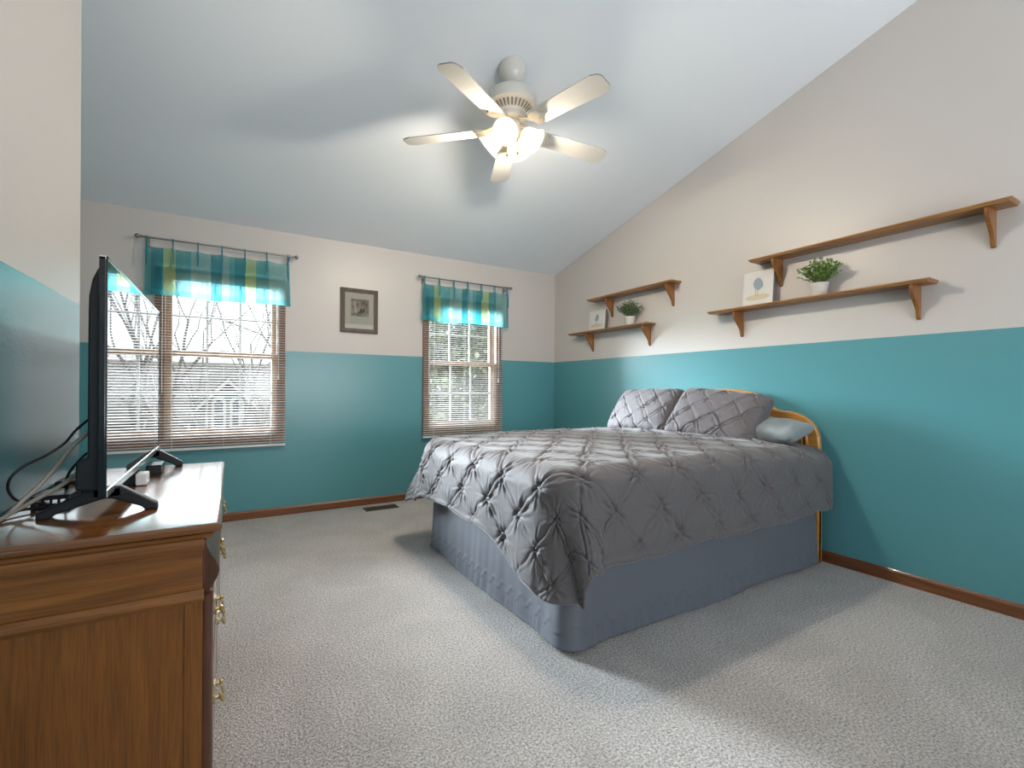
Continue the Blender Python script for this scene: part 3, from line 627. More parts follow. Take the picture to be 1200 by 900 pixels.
def comforter():
    XF, YN, YF, XH, Z0 = 1.235, 1.562, 3.045, 3.185, 0.757
    rb = 0.105
    res = 0.0066
    nu, nv = int(2.48 / res), int(2.42 / res)
    s = np.linspace(0, 1, nu)[:, None]; t_ = np.linspace(0, 1, nv)[None, :]
    vb = 1.12 + (3.49 - 1.12) * t_                       # rough v
    of = 0.430 + 0.165 * (1 - sstep(vb, 1.55, 2.15)) + 0.05 * sstep(vb, 2.85, 3.2) + 0.008 * np.sin(vb * 14)
    u = XH + (XF - of - XH) * s
    on = 0.447 - 0.035 * sstep(u, 2.6, 3.1) + 0.006 * np.sin(u * 12) + 0.004 * np.sin(u * 31)
    ofar = 0.45 + 0.0 * u
    v = (YN - on) + ((YF + ofar) - (YN - on)) * t_
    u = u + 0 * v; v = v + 0 * u
    rc = 0.10; xf, yn, yf = XF + rc, YN + rc, YF - rc     # rounded corners of the padded mattress
    du = np.maximum(xf - u, 0); dn = np.maximum(yn - v, 0); df = np.maximum(v - yf, 0); dv = np.maximum(dn, df)
    hy = np.hypot(du, dv) + 1e-9; pn = 2 + 3.2 * sstep(hy - rc, 0.0, 0.40)
    dd_ = (du ** pn + dv ** pn + 1e-12) ** (1 / pn) - rc
    d = np.maximum(dd_, 0); nx, ny = -du / hy, np.where(dn > 0, -1.0, 1.0) * dv / hy
    lim = np.where(hy > rc, rc / hy, 1.0)
    bx, by = np.maximum(u, xf) + nx * hy * lim, np.clip(v, yn, yf) + ny * hy * lim
    arc = rb * PI / 2; a = np.minimum(d, arc) / rb; rest = np.maximum(d - arc, 0); rest = 0.435 - 0.012 * np.log1p(np.exp((0.435 - rest) / 0.012)); rest = np.maximum(rest, 0)
    ang = np.arctan2(dv, du)                             # 0 foot, pi/2 side
    corner = np.clip(np.minimum(du, dv) / (np.maximum(du, dv) + 1e-6), 0, 1)
    flare = 0.03 + 0.05 * corner * (dn > 0) + (df > 0) * (0.30 * sstep(ang, 0.1, 0.9)) + 0.10 * sstep(v, 2.75, 3.05) * (du > rc)
    out = rb * np.sin(a) + flare * rest
    # folds of the hanging cloth, strongest round the corner
    fold = rest * (0.085 * sstep(corner, 0.05, 0.5) * np.cos((ang - 0.93) * 8.5) * sstep(rest, 0.0, 0.25) + 0.022 * np.sin(v * 15 + 0.8) * (du > rc) * (1 - corner) + 0.020 * np.sin(u * 13 + 0.5) * (dn > rc) * (1 - corner))
    out = out + fold
    down = rb * (1 - np.cos(a)) + rest * np.sqrt(np.clip(1 - flare ** 2, 0.2, 1))
    P = np.stack([bx + nx * out, by + ny * out, Z0 - down], -1)
    P[..., 1] -= 0.20 * sstep(corner, 0, 0.6) * rest * (dn > 0) * 0.9; P[..., 0] += 0.14 * sstep(corner, 0, 0.6) * rest * (dn > 0)
    # the bed is a little crowned and the filling sinks towards the edges
    P[..., 2] += 0.022 * np.clip(1 - ((v - 2.3) / 0.85) ** 2, 0, 1) * sstep(u, XF - 0.05, XF + 0.4) + 0.006 * np.sin(u * 5 + 1) * np.sin(v * 4)
    P[..., 2] -= 0.035 * sstep(u, 2.7, 3.15) * sstep(np.abs(v - 2.3), 0.45, 0.8)
    h = pintuck(u - 0.005, v - 1.63, 0.1375, 0.152, 1.22)
    edge = np.minimum(np.minimum(s, 1 - s) * nu * res, np.minimum(t_, 1 - t_) * nv * res)
    h = h * (0.35 + 0.65 * sstep(edge, 0.0, 0.08)) + 0.006 * np.exp(-((edge - 0.012) / 0.010) ** 2)
    P = displaced(P, -h)
    lo = 0.02; P[..., 2] = np.maximum(P[..., 2], lo); P[..., 0] = np.minimum(P[..., 0], 3.198)
    return P
Pc = comforter()
nrm = np.cross(np.gradient(Pc, axis=0), np.gradient(Pc, axis=1)).mean(axis=(0, 1))
o = MB().grid(Pc).build('comforter', M['comforter'], smooth=True, solid=0.014)
tag(o, 'grey pinch pleated comforter spread over the bed and hanging near the floor', 'comforter')

def pillow(name, label, cat, c, wv, hv, W, H, Tk, mat, pat, group, seed, droop=0.0, n=120, rnd_=0.20):
    """c centre, wv/hv unit vectors across and up, plump along their normal"""
    wv = Vector(wv).normalized(); hv = (Vector(hv) - wv * Vector(hv).dot(wv)).normalized(); nv = wv.cross(hv)
    s = np.linspace(-1, 1, n)[:, None] + 0 * np.zeros((1, n)); t = np.linspace(-1, 1, n)[None, :] + 0 * np.zeros((n, 1))
    sx = np.sin(s * PI / 2) * 0.55 + s * 0.45; ty = np.sin(t * PI / 2) * 0.55 + t * 0.45
    prof = (np.clip(1 - s ** 2, 0, 1) ** 0.5 * np.clip(1 - t ** 2, 0, 1) ** 0.5) ** 0.85
    pinchw = 1 - 0.05 * (1 - t ** 2) * np.abs(s) ** 3; pinchh = 1 - 0.09 * (1 - s ** 2) * 0 - 0.05 * (1 - s ** 2) * np.abs(t) ** 3
    X = sx * W / 2 * (1 - 0.06 * t ** 2 * 0) * (1 - 0.035 * (1 - t ** 2)); Y = ty * H / 2 * (1 - 0.05 * (1 - s ** 2))
    X = X * pinchw * np.sqrt(1 - rnd_ * t ** 4); Y = Y * pinchh * np.sqrt(1 - rnd_ * s ** 4)
    sides = []
    for sg in (1, -1):
        h = prof * Tk / 2
        if pat: h = h + pintuck(X + 0.03 * seed, Y + 0.02, 0.098, 0.098, 0.80, seed) * np.clip(prof * 2.2, 0, 1)
        else:
            h = h + prof * (0.006 * np.sin(X * 19 + Y * 7 + seed) + 0.004 * np.sin(X * 43 - Y * 30))
        h = h + 0.004 * np.sin(X * 60 * (1 + 0.2 * np.abs(t)) + seed) * np.clip(np.abs(t) - 0.55, 0, 1) * 2 * np.clip(prof * 3, 0, 1)
        Z = sg * h - droop * (np.abs(s) ** 2) * 0.5
        sides.append((X, Y, Z))
    m = MB()
    for k, (X_, Y_, Z_) in enumerate(sides):
        P = np.array(c)[None, None, :] + X_[..., None] * np.array(wv) + Y_[..., None] * np.array(hv) + Z_[..., None] * np.array(nv)
        m.grid(P if k == 0 else P[::-1])
    o = m.build(name, mat, smooth=True)
    bm = bmesh.new(); bm.from_mesh(o.data); bmesh.ops.remove_doubles(bm, verts=bm.verts, dist=0.0004); bmesh.ops.recalc_face_normals(bm, faces=bm.faces); bm.to_mesh(o.data); bm.free()
    return tag(o, label, cat, group)
pillow('pillow_sham', 'grey pinch pleated pillow sham leaning in front, overlapping the blue grey pillow', 'pillow', (2.960, 2.095, 0.910), (-0.05, 1.0, 0.085), (0.62, -0.10, 0.80), 0.72, 0.455, 0.19, M['sham'], True, 'grey pinch pleated pillow shams', 1)
pillow('pillow_sham', 'grey pinch pleated pillow sham leaning beside the window, partly behind the other', 'pillow', (3.015, 2.810, 0.915), (0.02, 1.0, -0.03), (0.58, -0.06, 0.82), 0.72, 0.455, 0.20, M['sham'], True, 'grey pinch pleated pillow shams', 2)
pillow('pillow', 'plain blue grey pillow lying flat behind the leaning sham', 'pillow', (3.045, 1.865, 0.835), (0.02, 1.0, -0.02), (1.0, 0, 0.20), 0.70, 0.30, 0.150, M['pillow'], False, None, 3)

# ------------------------------------------------------------------ dresser
DZ, DX0, DX1, DY0, DY1 = 0.77, -0.487, -0.012, 1.338, 2.448
dr = thing('dresser', (-0.25, 1.89, 0), 'reddish brown oak dresser carrying the television against the wall', 'dresser')
def top_profile(x1):
    p = [(DX0, DZ), (x1 - 0.010, DZ)]
    for k in range(7):
        a = PI / 2 - PI * k / 6 * 0.86; p.append((x1 - 0.013 + 0.013 * math.cos(a), DZ - 0.013 + 0.013 * math.sin(a)))
    p += [(x1 - 0.017, DZ - 0.029), (x1 - 0.019, DZ - 0.036), (DX0, DZ - 0.036)]; return p
# top slab with the rounded edge running round its front and both ends
prof = [(0.0, 0.0)]
for k in range(9):
    a = PI / 2 - PI * k / 8; prof.append((0.012 * math.cos(a) - 0.012 + 0.012, -0.011 + 0.011 * math.sin(a)))
prof = [(-0.012 + 0.012 * math.cos(a), -0.011 + 0.011 * math.sin(a)) for a in [PI / 2 - PI * k / 8 for k in range(9)]] + [(-0.014, -0.023), (-0.018, -0.030), (-0.020, -0.038)]
m = MB(); rings = []
for off, dz in prof:
    rings.append([(DX0, DY0 - off * 1.0, DZ + dz), (DX1 + off, DY0 - off, DZ + dz), (DX1 + off, DY1 + off, DZ + dz), (DX0, DY1 + off, DZ + dz)])
vs_ = [p for r_ in rings for p in r_]; fs = [(0, 1, 2, 3), tuple(range(len(vs_) - 4, len(vs_)))[::-1]]
for i in range(len(rings) - 1):
    for k in range(4): fs.append((i * 4 + k, (i + 1) * 4 + k, (i + 1) * 4 + (k + 1) % 4, i * 4 + (k + 1) % 4))
m.add(vs_, fs); topo = m.build('top', wood('polished_oak_top', (0.13, 0.042, 0.009), (0.26, 0.092, 0.02), 'x', 1.0, 0.24, 1.0, 0.1), dr)
topo.data.polygons.foreach_set('use_smooth', [True] * len(topo.data.polygons)); topo.data.set_sharp_from_angle(angle=math.radians(40))
m = MB().box(DX1 - 0.028, DX1 - 0.0262, DY0 + 0.02, DY1 - 0.02, DZ, DZ + 0.0004); m.build('inlay_line', M['black'], topo)
ZF0, ZF1 = 0.592, DZ - 0.038                            # frieze
BX = -0.052                                             # carcass front
for (ya, yb) in ((DY0 + 0.024, DY0 + 0.046), (DY1 - 0.046, DY1 - 0.024)): MB().box(DX0 + 0.012, BX, ya, yb, 0.07, ZF0).build('side_panel', M['oak_z'], dr, bevel=0.002)
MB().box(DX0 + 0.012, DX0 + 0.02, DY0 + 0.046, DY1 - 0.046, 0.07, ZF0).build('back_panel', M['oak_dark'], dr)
for (ya, yb) in ((DY0 + 0.019, DY0 + 0.025), (DY1 - 0.025, DY1 - 0.019)): MB().box(BX - 0.036, BX + 0.001, ya, yb, 0.07, ZF0).build('corner_stile', M['oak_z'], dr, bevel=0.002)
m = MB(); m.box(DX0 + 0.006, BX, DY0 + 0.018, DY1 - 0.018, ZF0, ZF1); m.build('frieze', M['oak_x'], dr)
def mould_side(name, zc, hgt, out):
    for y, sg in ((DY0 + 0.018, -1), (DY1 - 0.018, 1)):
        MB().prism([(y, zc - hgt / 2), (y + sg * out * 0.6, zc - hgt / 2), (y + sg * out, zc - hgt * 0.15), (y + sg * out * 0.9, zc + hgt * 0.2), (y + sg * out * 0.3, zc + hgt / 2), (y, zc + hgt / 2)], 'x', DX0 + 0.006, BX + 0.004).build(name, M['oak_x'], dr, bevel=0.003)
mould_side('lower_molding', ZF0 + 0.006, 0.030, 0.014)
mould_side('upper_molding', ZF1 - 0.013, 0.028, 0.006)
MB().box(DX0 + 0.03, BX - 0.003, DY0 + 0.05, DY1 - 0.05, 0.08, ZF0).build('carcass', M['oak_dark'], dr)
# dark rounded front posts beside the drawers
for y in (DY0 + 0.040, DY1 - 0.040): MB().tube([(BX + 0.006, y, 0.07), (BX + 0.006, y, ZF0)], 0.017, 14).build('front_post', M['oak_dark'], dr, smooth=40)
m = MB()
m.prism([(DX0 + 0.02, 0.0), (BX + 0.014, 0.0), (BX + 0.014, 0.055), (BX + 0.006, 0.07), (DX0 + 0.02, 0.07)], 'y', DY0 + 0.018, DY1 - 0.018); m.build('plinth', M['oak_x'], dr, bevel=0.003)
def handle(x, y, z, parent):
    q = MB()
    q.prism([(y + a * 1.15, z + b) for a, b in ((-0.050, 0), (-0.042, 0.011), (-0.030, 0.008), (-0.018, 0.014), (0, 0.018), (0.018, 0.014), (0.030, 0.008), (0.042, 0.011), (0.050, 0), (0.042, -0.012), (0.028, -0.008), (0.012, -0.016), (0, -0.021), (-0.012, -0.016), (-0.028, -0.008), (-0.042, -0.012))], 'x', x, x + 0.003)
    for sy in (-1, 1): q.lathe([(0.006, 0), (0.006, 0.006), (0.0045, 0.012), (0.007, 0.016), (0.005, 0.021), (0.001, 0.022)], Matrix.Translation((x, y + sy * 0.036, z)) @ Matrix.Rotation(PI / 2, 4, 'Y'), 12)
    pts = [(x + 0.012, y - 0.036, z), (x + 0.019, y - 0.034, z - 0.012), (x + 0.022, y - 0.022, z - 0.024), (x + 0.022, y, z - 0.029), (x + 0.022, y + 0.022, z - 0.024), (x + 0.019, y + 0.034, z - 0.012), (x + 0.012, y + 0.036, z)]
    q.tube(pts, 0.0032, 8); q.lathe([(0.0045, -0.007), (0.006, 0), (0.0045, 0.007)], Matrix.Translation((x + 0.022, y, z - 0.029)) @ Matrix.Rotation(PI / 2, 4, 'X'), 10)
    q.build('handle', M['brass'], parent, smooth=40)
FX = BX + 0.018
yy0, ym, yy1 = DY0 + 0.060, (DY0 + DY1) / 2, DY1 - 0.060
ogee = []
for k in range(15):
    s = k / 14; z = ZF1 - 0.006 - (ZF1 - 0.006 - ZF0 - 0.012) * s
    ogee.append((BX + 0.014 + 0.016 * math.sin((s - 0.30) * PI * 1.55) * (1 if s > 0.3 else 0.7) + 0.004, z))
for (ya, yb) in ((DY0 + 0.022, ym - 0.003), (ym + 0.003, DY1 - 0.022)):
    q = MB().prism([(BX, ZF1 - 0.006)] + ogee + [(BX, ZF0 + 0.012)], 'y', ya, yb)
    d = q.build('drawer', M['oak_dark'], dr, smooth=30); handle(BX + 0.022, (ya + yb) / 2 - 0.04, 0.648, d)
for (z0, z1, hz) in ((0.395, ZF0 - 0.012, 0.490), (0.082, 0.383, 0.245)):
    for (ya, yb) in ((yy0, ym - 0.006), (ym + 0.006, yy1)):
        q = MB().box(BX, BX + 0.016, ya, yb, z0, z1); q.box(BX + 0.016, BX + 0.021, ya + 0.022, yb - 0.022, z0 + 0.022, z1 - 0.022)
        d = q.build('drawer', M['oak_y'], dr, bevel=0.005, segs=3); handle(BX + 0.021, (ya + yb) / 2 - 0.08, hz, d)

# ------------------------------------------------------------------ television and what lies round it
tv = thing('television', (-0.27, 2.0, DZ), 'large black flat screen television reflecting the window, on the dresser', 'television')
TY0, TY1, TZ0, TZ1, TX = 1.492, 2.500, 0.828, 1.418, -0.256
m = MB().box(TX - 0.015, TX - 0.001, TY0, TY1, TZ0, TZ1); m.build('cabinet', M['gloss_black'], tv, bevel=0.002)
m = MB().box(TX - 0.001, TX + 0.0003, TY0 + 0.007, TY1 - 0.007, TZ0 + 0.018, TZ1 - 0.008); m.build('screen', M['screen'], tv)
m = MB(); bz = TX + 0.0015
m.box(TX - 0.001, bz, TY0, TY0 + 0.007, TZ0, TZ1).build('bezel', M['gloss_black'], tv); MB().box(TX - 0.001, bz, TY1 - 0.007, TY1, TZ0, TZ1).build('bezel', M['gloss_black'], tv)
MB().box(TX - 0.014, bz, TY0, TY1, TZ1 - 0.008, TZ1 + 0.0015).build('metal_trim', M['silver'], tv, bevel=0.001); m = MB(); m.box(TX - 0.001, bz + 0.002, TY0 + 0.001, TY1 - 0.001, TZ0, TZ0 + 0.018); m.build('metal_trim', M['silver'], tv, bevel=0.001)
hp = [(TX - 0.015, 1.405), (TX - 0.024, 1.392), (TX - 0.034, 1.365), (TX - 0.040, 1.325), (TX - 0.041, 1.28), (TX - 0.041, 0.925), (TX - 0.062, 0.915), (TX - 0.064, 0.845), (TX - 0.015, 0.838)]
MB().prism(hp, 'y', TY0 + 0.035, TY1 - 0.035).build('rear_housing', M['black'], tv, bevel=0.004)
def tv_leg(y, spread):
    q = MB()
    for sg, fx in ((1, -0.168), (-1, -0.398)):
        xc = TX - 0.012
        yb_ = y
        a = [(xc - sg * 0.030, TZ0 + 0.012), (xc + sg * 0.030, TZ0 + 0.010), (fx + sg * 0.004, DZ + 0.016), (fx + sg * 0.006, DZ), (fx - sg * 0.022, DZ), (fx - sg * 0.030, DZ + 0.010), (xc + sg * 0.010, TZ0 - 0.020), (xc - sg * 0.030, TZ0 - 0.016)]
        q.prism(a if sg > 0 else a[::-1], 'y', yb_ - 0.013, yb_ + 0.013)
    q.build('leg', M['black'], tv, bevel=0.004)
tv_leg(1.592, 0); tv_leg(2.405, 0)

def gadget(name, label, cat, x0, x1, y0, y1, h, m1, extra=None, z=DZ):
    t = thing(name, ((x0 + x1) / 2, (y0 + y1) / 2, z), label, cat)
    MB().box(x0, x1, y0, y1, z + 0.002, z + h).build('case', m1, t, bevel=0.003)
    MB().box(x0 + 0.008, x1 - 0.008, y0 + 0.008, y1 - 0.008, z, z + 0.003).build('foot_pad', M['black_soft'], t)
    if extra: extra(t, x0, x1, y0, y1, z, h)
    return t
def slots(t, x0, x1, y0, y1, z, h):
    q = MB()
    for k in range(4): q.box(x0 + 0.012 + k * 0.016, x0 + 0.022 + k * 0.016, y0 - 0.0015, y0 + 0.001, z + h * 0.3, z + h * 0.65)
    q.build('port', M['silver'], t)
def lamp(t, x0, x1, y0, y1, z, h):
    MB().box(x1 - 0.001, x1 + 0.001, y0 + 0.02, y0 + 0.035, z + h * 0.45, z + h * 0.6).build('indicator', M['silver'], t)
def plug(t, x0, x1, y0, y1, z, h):
    MB().box((x0 + x1) / 2 - 0.006, (x0 + x1) / 2 + 0.006, y0 - 0.014, y0, z + h * 0.3, z + h * 0.7).build('plug', M['orange'], t, bevel=0.002)
gadget('set_top_box', 'flat black media box lying behind the television on the dresser', 'media box', -0.452, -0.372, 1.735, 1.85, 0.032, M['black'], slots)
gadget('power_adapter', 'black power adapter with orange plug among the cables behind the television', 'power adapter', -0.445, -0.365, 1.91, 1.99, 0.042, M['black_soft'], plug)
gadget('streaming_box', 'small black box lying under the television screen', 'media box', -0.335, -0.262, 1.99, 2.085, 0.036, M['black'], lamp)
gadget('white_adapter', 'small white plastic adapter beside the black box under the television', 'adapter', -0.262, -0.232, 1.965, 2.03, 0.040, M['tv_white'], lamp)
gadget('remote_receiver', 'black receiver with white edge standing under the far half of the television', 'receiver', -0.262, -0.215, 2.19, 2.30, 0.036, M['black'], lamp)

def smooth_path(pts, k=6):
    P = [Vector(p) for p in pts]; out = []
    for i in range(len(P) - 1):
        p0, p1, p2, p3 = P[max(i - 1, 0)], P[i], P[i + 1], P[min(i + 2, len(P) - 1)]
        for j in range(k):
            t_ = j / k; out.append(0.5 * ((2 * p1) + (-p0 + p2) * t_ + (2 * p0 - 5 * p1 + 4 * p2 - p3) * t_ ** 2 + (-p0 + 3 * p1 - 3 * p2 + p3) * t_ ** 3))
    out.append(P[-1]); return out
def cable(name, label, pts, r, m):
    o = MB().tube(smooth_path(pts), r, 8).build(name, m, smooth=True); tag(o, label, 'cable')
cable('power_cable', 'black cord looping from the television down to the dresser edge', [(-0.297, 1.616, 1.028), (-0.34, 1.641, 0.987), (-0.37, 1.665, 0.948), (-0.40, 1.654, 0.922), (-0.43, 1.618, 0.903), (-0.45, 1.604, 0.88), (-0.46, 1.614, 0.854), (-0.462, 1.641, 0.828), (-0.455, 1.67, 0.806), (-0.43, 1.72, 0.785), (-0.41, 1.735, 0.777)], 0.0032, M['black_soft'])
cable('antenna_cable', 'thick greige cable slanting steeply down from the television back', [(-0.297, 1.616, 0.997), (-0.35, 1.65, 0.942), (-0.39, 1.681, 0.885), (-0.42, 1.671, 0.84), (-0.44, 1.657, 0.815), (-0.462, 1.63, 0.785), (-0.468, 1.56, 0.776)], 0.0055, M['cable_white'])
cable('video_cable', 'lower greige cable running along the dresser from the television', [(-0.320, 1.678, 0.89), (-0.37, 1.705, 0.845), (-0.40, 1.700, 0.822), (-0.43, 1.690, 0.803), (-0.458, 1.63, 0.785), (-0.47, 1.54, 0.7765)], 0.0055, M['cable_white'])
cable('signal_cable', 'short black cord dropping from the television behind the greige cables', [(-0.318, 1.627, 0.924), (-0.34, 1.665, 0.902), (-0.375, 1.73, 0.859), (-0.395, 1.80, 0.82), (-0.405, 1.86, 0.790), (-0.405, 1.885, 0.776)], 0.0032, M['black_soft'])
cable('adapter_cable', 'thin black cord lying on the dresser back edge by the wall', [(-0.400, 1.725, 0.775), (-0.43, 1.705, 0.778), (-0.455, 1.684, 0.780), (-0.470, 1.655, 0.778), (-0.474, 1.60, 0.7745), (-0.476, 1.48, 0.7745)], 0.0035, M['black_soft'])

# ------------------------------------------------------------------ ceiling fan
FXC, FYC = 1.405, 2.345
fan = thing('ceiling_fan', (FXC, FYC, ceil_z(FYC)), 'cream five blade ceiling fan with four lit glass shades', 'ceiling fan')
TR = Matrix.Translation
zc = ceil_z(FYC); tilt = math.atan(SL)
m = MB().lathe([(0.001, 0.02), (0.080, 0.0), (0.082, -0.010), (0.078, -0.030), (0.066, -0.062), (0.048, -0.088), (0.034, -0.096), (0.028, -0.100), (0.001, -0.100)], TR((FXC, FYC, zc - 0.004)) @ Matrix.Rotation(-tilt, 4, 'X'), 36)
m.build('canopy', M['fan_white'], fan, smooth=50)
MB().tube([(FXC, FYC, zc - 0.05), (FXC, FYC, 2.82)], 0.0125, 16).build('downrod', M['fan_white'], fan, smooth=50)
MB().lathe([(0.0135, -0.012), (0.021, -0.012), (0.024, 0), (0.021, 0.012), (0.0135, 0.012)], TR((FXC, FYC, 2.868)), 20).build('collar', M['vent'], fan, smooth=50)
m = MB().lathe([(0.012, 2.856), (0.040, 2.852), (0.050, 2.842), (0.105, 2.832), (0.132, 2.812), (0.142, 2.785), (0.144, 2.755), (0.138, 2.742), (0.130, 2.740), (0.118, 2.735), (0.100, 2.722), (0.085, 2.700), (0.078, 2.690), (0.030, 2.688)], TR((FXC, FYC, 0)), 48)
m.build('motor_housing', M['fan_white'], fan, smooth=35)
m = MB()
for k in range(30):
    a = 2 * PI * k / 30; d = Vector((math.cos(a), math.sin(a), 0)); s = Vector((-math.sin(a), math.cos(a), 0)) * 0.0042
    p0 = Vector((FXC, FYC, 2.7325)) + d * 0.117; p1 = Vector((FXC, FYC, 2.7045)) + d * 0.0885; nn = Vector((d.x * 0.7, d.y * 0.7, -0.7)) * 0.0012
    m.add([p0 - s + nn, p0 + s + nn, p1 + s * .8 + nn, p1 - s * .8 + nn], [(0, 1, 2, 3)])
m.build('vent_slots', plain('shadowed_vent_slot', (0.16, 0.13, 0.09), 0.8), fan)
MB().lathe([(0.078, 2.692), (0.082, 2.682), (0.080, 2.664), (0.060, 2.660), (0.020, 2.660)], TR((FXC, FYC, 0)), 36).build('flywheel', M['fan_white'], fan, smooth=40)
for k in range(5):
    a = math.radians(-149 + 72 * k); Rz = TR((FXC, FYC, 0)) @ Matrix.Rotation(a, 4, 'Z')
    pitch = Matrix.Rotation(math.radians(-11), 4, 'X'); r0, r1, zb = 0.165, 0.655, 2.612
    outl = [(r0, -0.050), (r0 + 0.02, -0.056), (r1 - 0.05, -0.068), (r1 - 0.012, -0.052), (r1, -0.034), (r1, 0.034), (r1 - 0.012, 0.052), (r1 - 0.05, 0.068), (r0 + 0.02, 0.056), (r0, 0.050)]
    Mx = Rz @ TR((0, 0, zb)) @ Matrix.Rotation(math.radians(1.5), 4, 'Y') @ pitch; n = len(outl)
    m = MB(); m.add([Mx @ Vector((x, y, -0.003)) for x, y in outl] + [Mx @ Vector((x, y, 0.003)) for x, y in outl], [tuple(range(n))[::-1], tuple(range(n, 2 * n))] + [(i, (i + 1) % n, n + (i + 1) % n, n + i) for i in range(n)])
    bl = m.build('blade', M['blade'], fan)
    m = MB(); e_out = [(x, y) for x, y in outl[2:8]]
    ring = [(x + 0.0006, y * 1.006) for x, y in e_out]; q = len(ring)
    m.add([Mx @ Vector((x, y, -0.0034)) for x, y in ring] + [Mx @ Vector((x, y, 0.0034)) for x, y in ring], [(i, i + 1, q + i + 1, q + i) for i in range(q - 1)])
    m.build('blade_edge', M['edge'], bl)
    # scrolled blade iron under the blade root
    iron = [(0.060, -0.013), (0.115, -0.012), (0.150, -0.020), (0.172, -0.044), (0.200, -0.052), (0.222, -0.040), (0.232, -0.018), (0.262, -0.010), (0.275, 0.0), (0.262, 0.010), (0.232, 0.018), (0.222, 0.040), (0.200, 0.052), (0.172, 0.044), (0.150, 0.020), (0.115, 0.012), (0.060, 0.013)]
    m = MB(); n = len(iron)
    def izz(x): return zb - 0.010 if x > 0.17 else zb - 0.010 + (0.17 - x) / 0.11 * 0.055
    Mi = Rz; vt = []
    for dz in (-0.003, 0.003):
        for x, y in iron: vt.append(Mi @ Vector((x, y, izz(x) + dz + y * math.tan(math.radians(-11)) * (1 if x > 0.15 else 0) - max(0, x - 0.17) * 0.026)))
    m.add(vt, [tuple(range(n))[::-1], tuple(range(n, 2 * n))] + [(i, (i + 1) % n, n + (i + 1) % n, n + i) for i in range(n)])
    m.build('blade_iron', M['fan_white'], fan, bevel=0.0015)
# light kit
MB().lathe([(0.020, 2.665), (0.046, 2.662), (0.050, 2.650), (0.050, 2.622), (0.044, 2.614), (0.058, 2.606), (0.060, 2.586), (0.050, 2.572), (0.026, 2.562), (0.010, 2.556), (0.008, 2.548), (0.001, 2.546)], TR((FXC, FYC, 0)), 36).build('light_fitter', M['fan_white'], fan, smooth=40)
for k, ac in enumerate((-104, -14, 76, 166)):
    a = math.radians(ac - 31.17); tl = math.radians(50)
    Mx = TR((FXC, FYC, 2.592)) @ Matrix.Rotation(a, 4, 'Z') @ TR((0.062, 0, 0)) @ Matrix.Rotation(PI - tl, 4, 'Y')
    MB().lathe([(0.012, -0.03), (0.014, 0.0), (0.024, 0.004), (0.026, 0.022), (0.022, 0.024)], Mx, 20).build('socket', M['fan_white'], fan, smooth=40)
    prof = [(0.024, 0.012), (0.034, 0.018), (0.046, 0.034), (0.052, 0.054), (0.055, 0.074), (0.061, 0.092), (0.073, 0.108), (0.071, 0.109), (0.058, 0.093), (0.052, 0.074), (0.049, 0.054), (0.043, 0.035), (0.032, 0.021), (0.022, 0.015)]
    sh = MB().lathe(prof, Mx, 36).build('lamp_shade', M['shade'], fan, smooth=True)
    MB().lathe([(0.010, 0.02), (0.012, 0.032), (0.022, 0.050), (0.024, 0.062), (0.018, 0.076), (0.001, 0.082)], Mx, 16).build('bulb', M['bulb'], fan, smooth=True)
    ld = bpy.data.lights.new('bulb_light', 'POINT'); ld.energy = BULB_POWER; ld.color = (1.0, 0.88, 0.72); ld.shadow_soft_size = 0.045
    lo = bpy.data.objects.new('bulb_light', ld); COL.objects.link(lo); lo.location = Mx @ Vector((0, 0, 0.066))
for dx, dy, z1 in ((0.020, -0.035, 2.470), (-0.012, 0.03, 2.478)):
    q = MB().tube([(FXC + dx, FYC + dy, 2.575), (FXC + dx, FYC + dy, z1)], 0.0016, 6)
    ch = q.build('pull_chain', M['brass'], fan)
    MB().lathe([(0.001, 0.010), (0.006, 0.006), (0.0085, 0), (0.006, -0.006), (0.001, -0.009)], TR((FXC + dx, FYC + dy, z1 - 0.006)), 12).build('pull_fob', M['brass'], ch, smooth=True)

# ------------------------------------------------------------------ outside
tag(MB().box(-40, 45, YB + 0.4, 70, -2.95, -2.8).build('ground', M['lawn']), kind='structure')
def bare_tree(x, y, h, seed, label, r0=0.13):
    rr = random.Random(seed); m = MB(); tr = MB()
    def grow(p, d, ln, r, depth, mb):
        pts = [p]; rad = [r]; dd = d.copy(); n = 5
        for k in range(n):
            dd = (dd + Vector((rr.gauss(0, 0.10), rr.gauss(0, 0.10), rr.gauss(0.03, 0.06)))).normalized(); pts.append(pts[-1] + dd * ln / n); rad.append(r * (1 - 0.42 * (k + 1) / n))
        mb.tube(pts, rad, 6 if depth < 3 else 4)
        if depth >= 5 or r < 0.006: return
        nb = 3 if depth < 1 else rr.choice((2, 3, 3))
        for k in range(nb):
            i = rr.choice((3, 4, 5)) if k else 5
            ax = Vector((rr.gauss(0, 1), rr.gauss(0, 1), rr.gauss(0.25, 0.4))).normalized(); nd = (dd * rr.uniform(0.75, 1.1) + ax * rr.uniform(0.45, 0.85)).normalized()
            if nd.z < -0.1: nd.z = abs(nd.z)
            grow(pts[i], nd, ln * rr.uniform(0.62, 0.82), rad[i] * rr.uniform(0.55, 0.78), depth + 1, m)
    grow(Vector((x, y, -2.8)), Vector((0, 0, 1)), h * 0.34, r0, 0, tr)
    t = thing('bare_tree', (x, y, -2.8), label, 'tree', 'bare trees outside the window by the television')
    tr.build('trunk', M['bark'], t, smooth=True); m.build('branches', M['bark'], t)
bare_tree(-0.45, 11.0, 8.6, 3, 'bare grey tree outside the window, its trunk toward the television', 0.13)
bare_tree(0.38, 13.0, 9.4, 8, 'bare grey tree outside the window, toward the framed picture', 0.14)
bare_tree(-0.75, 17.0, 10.5, 12, 'bare grey tree farther off, in front of the neighbouring house', 0.16)
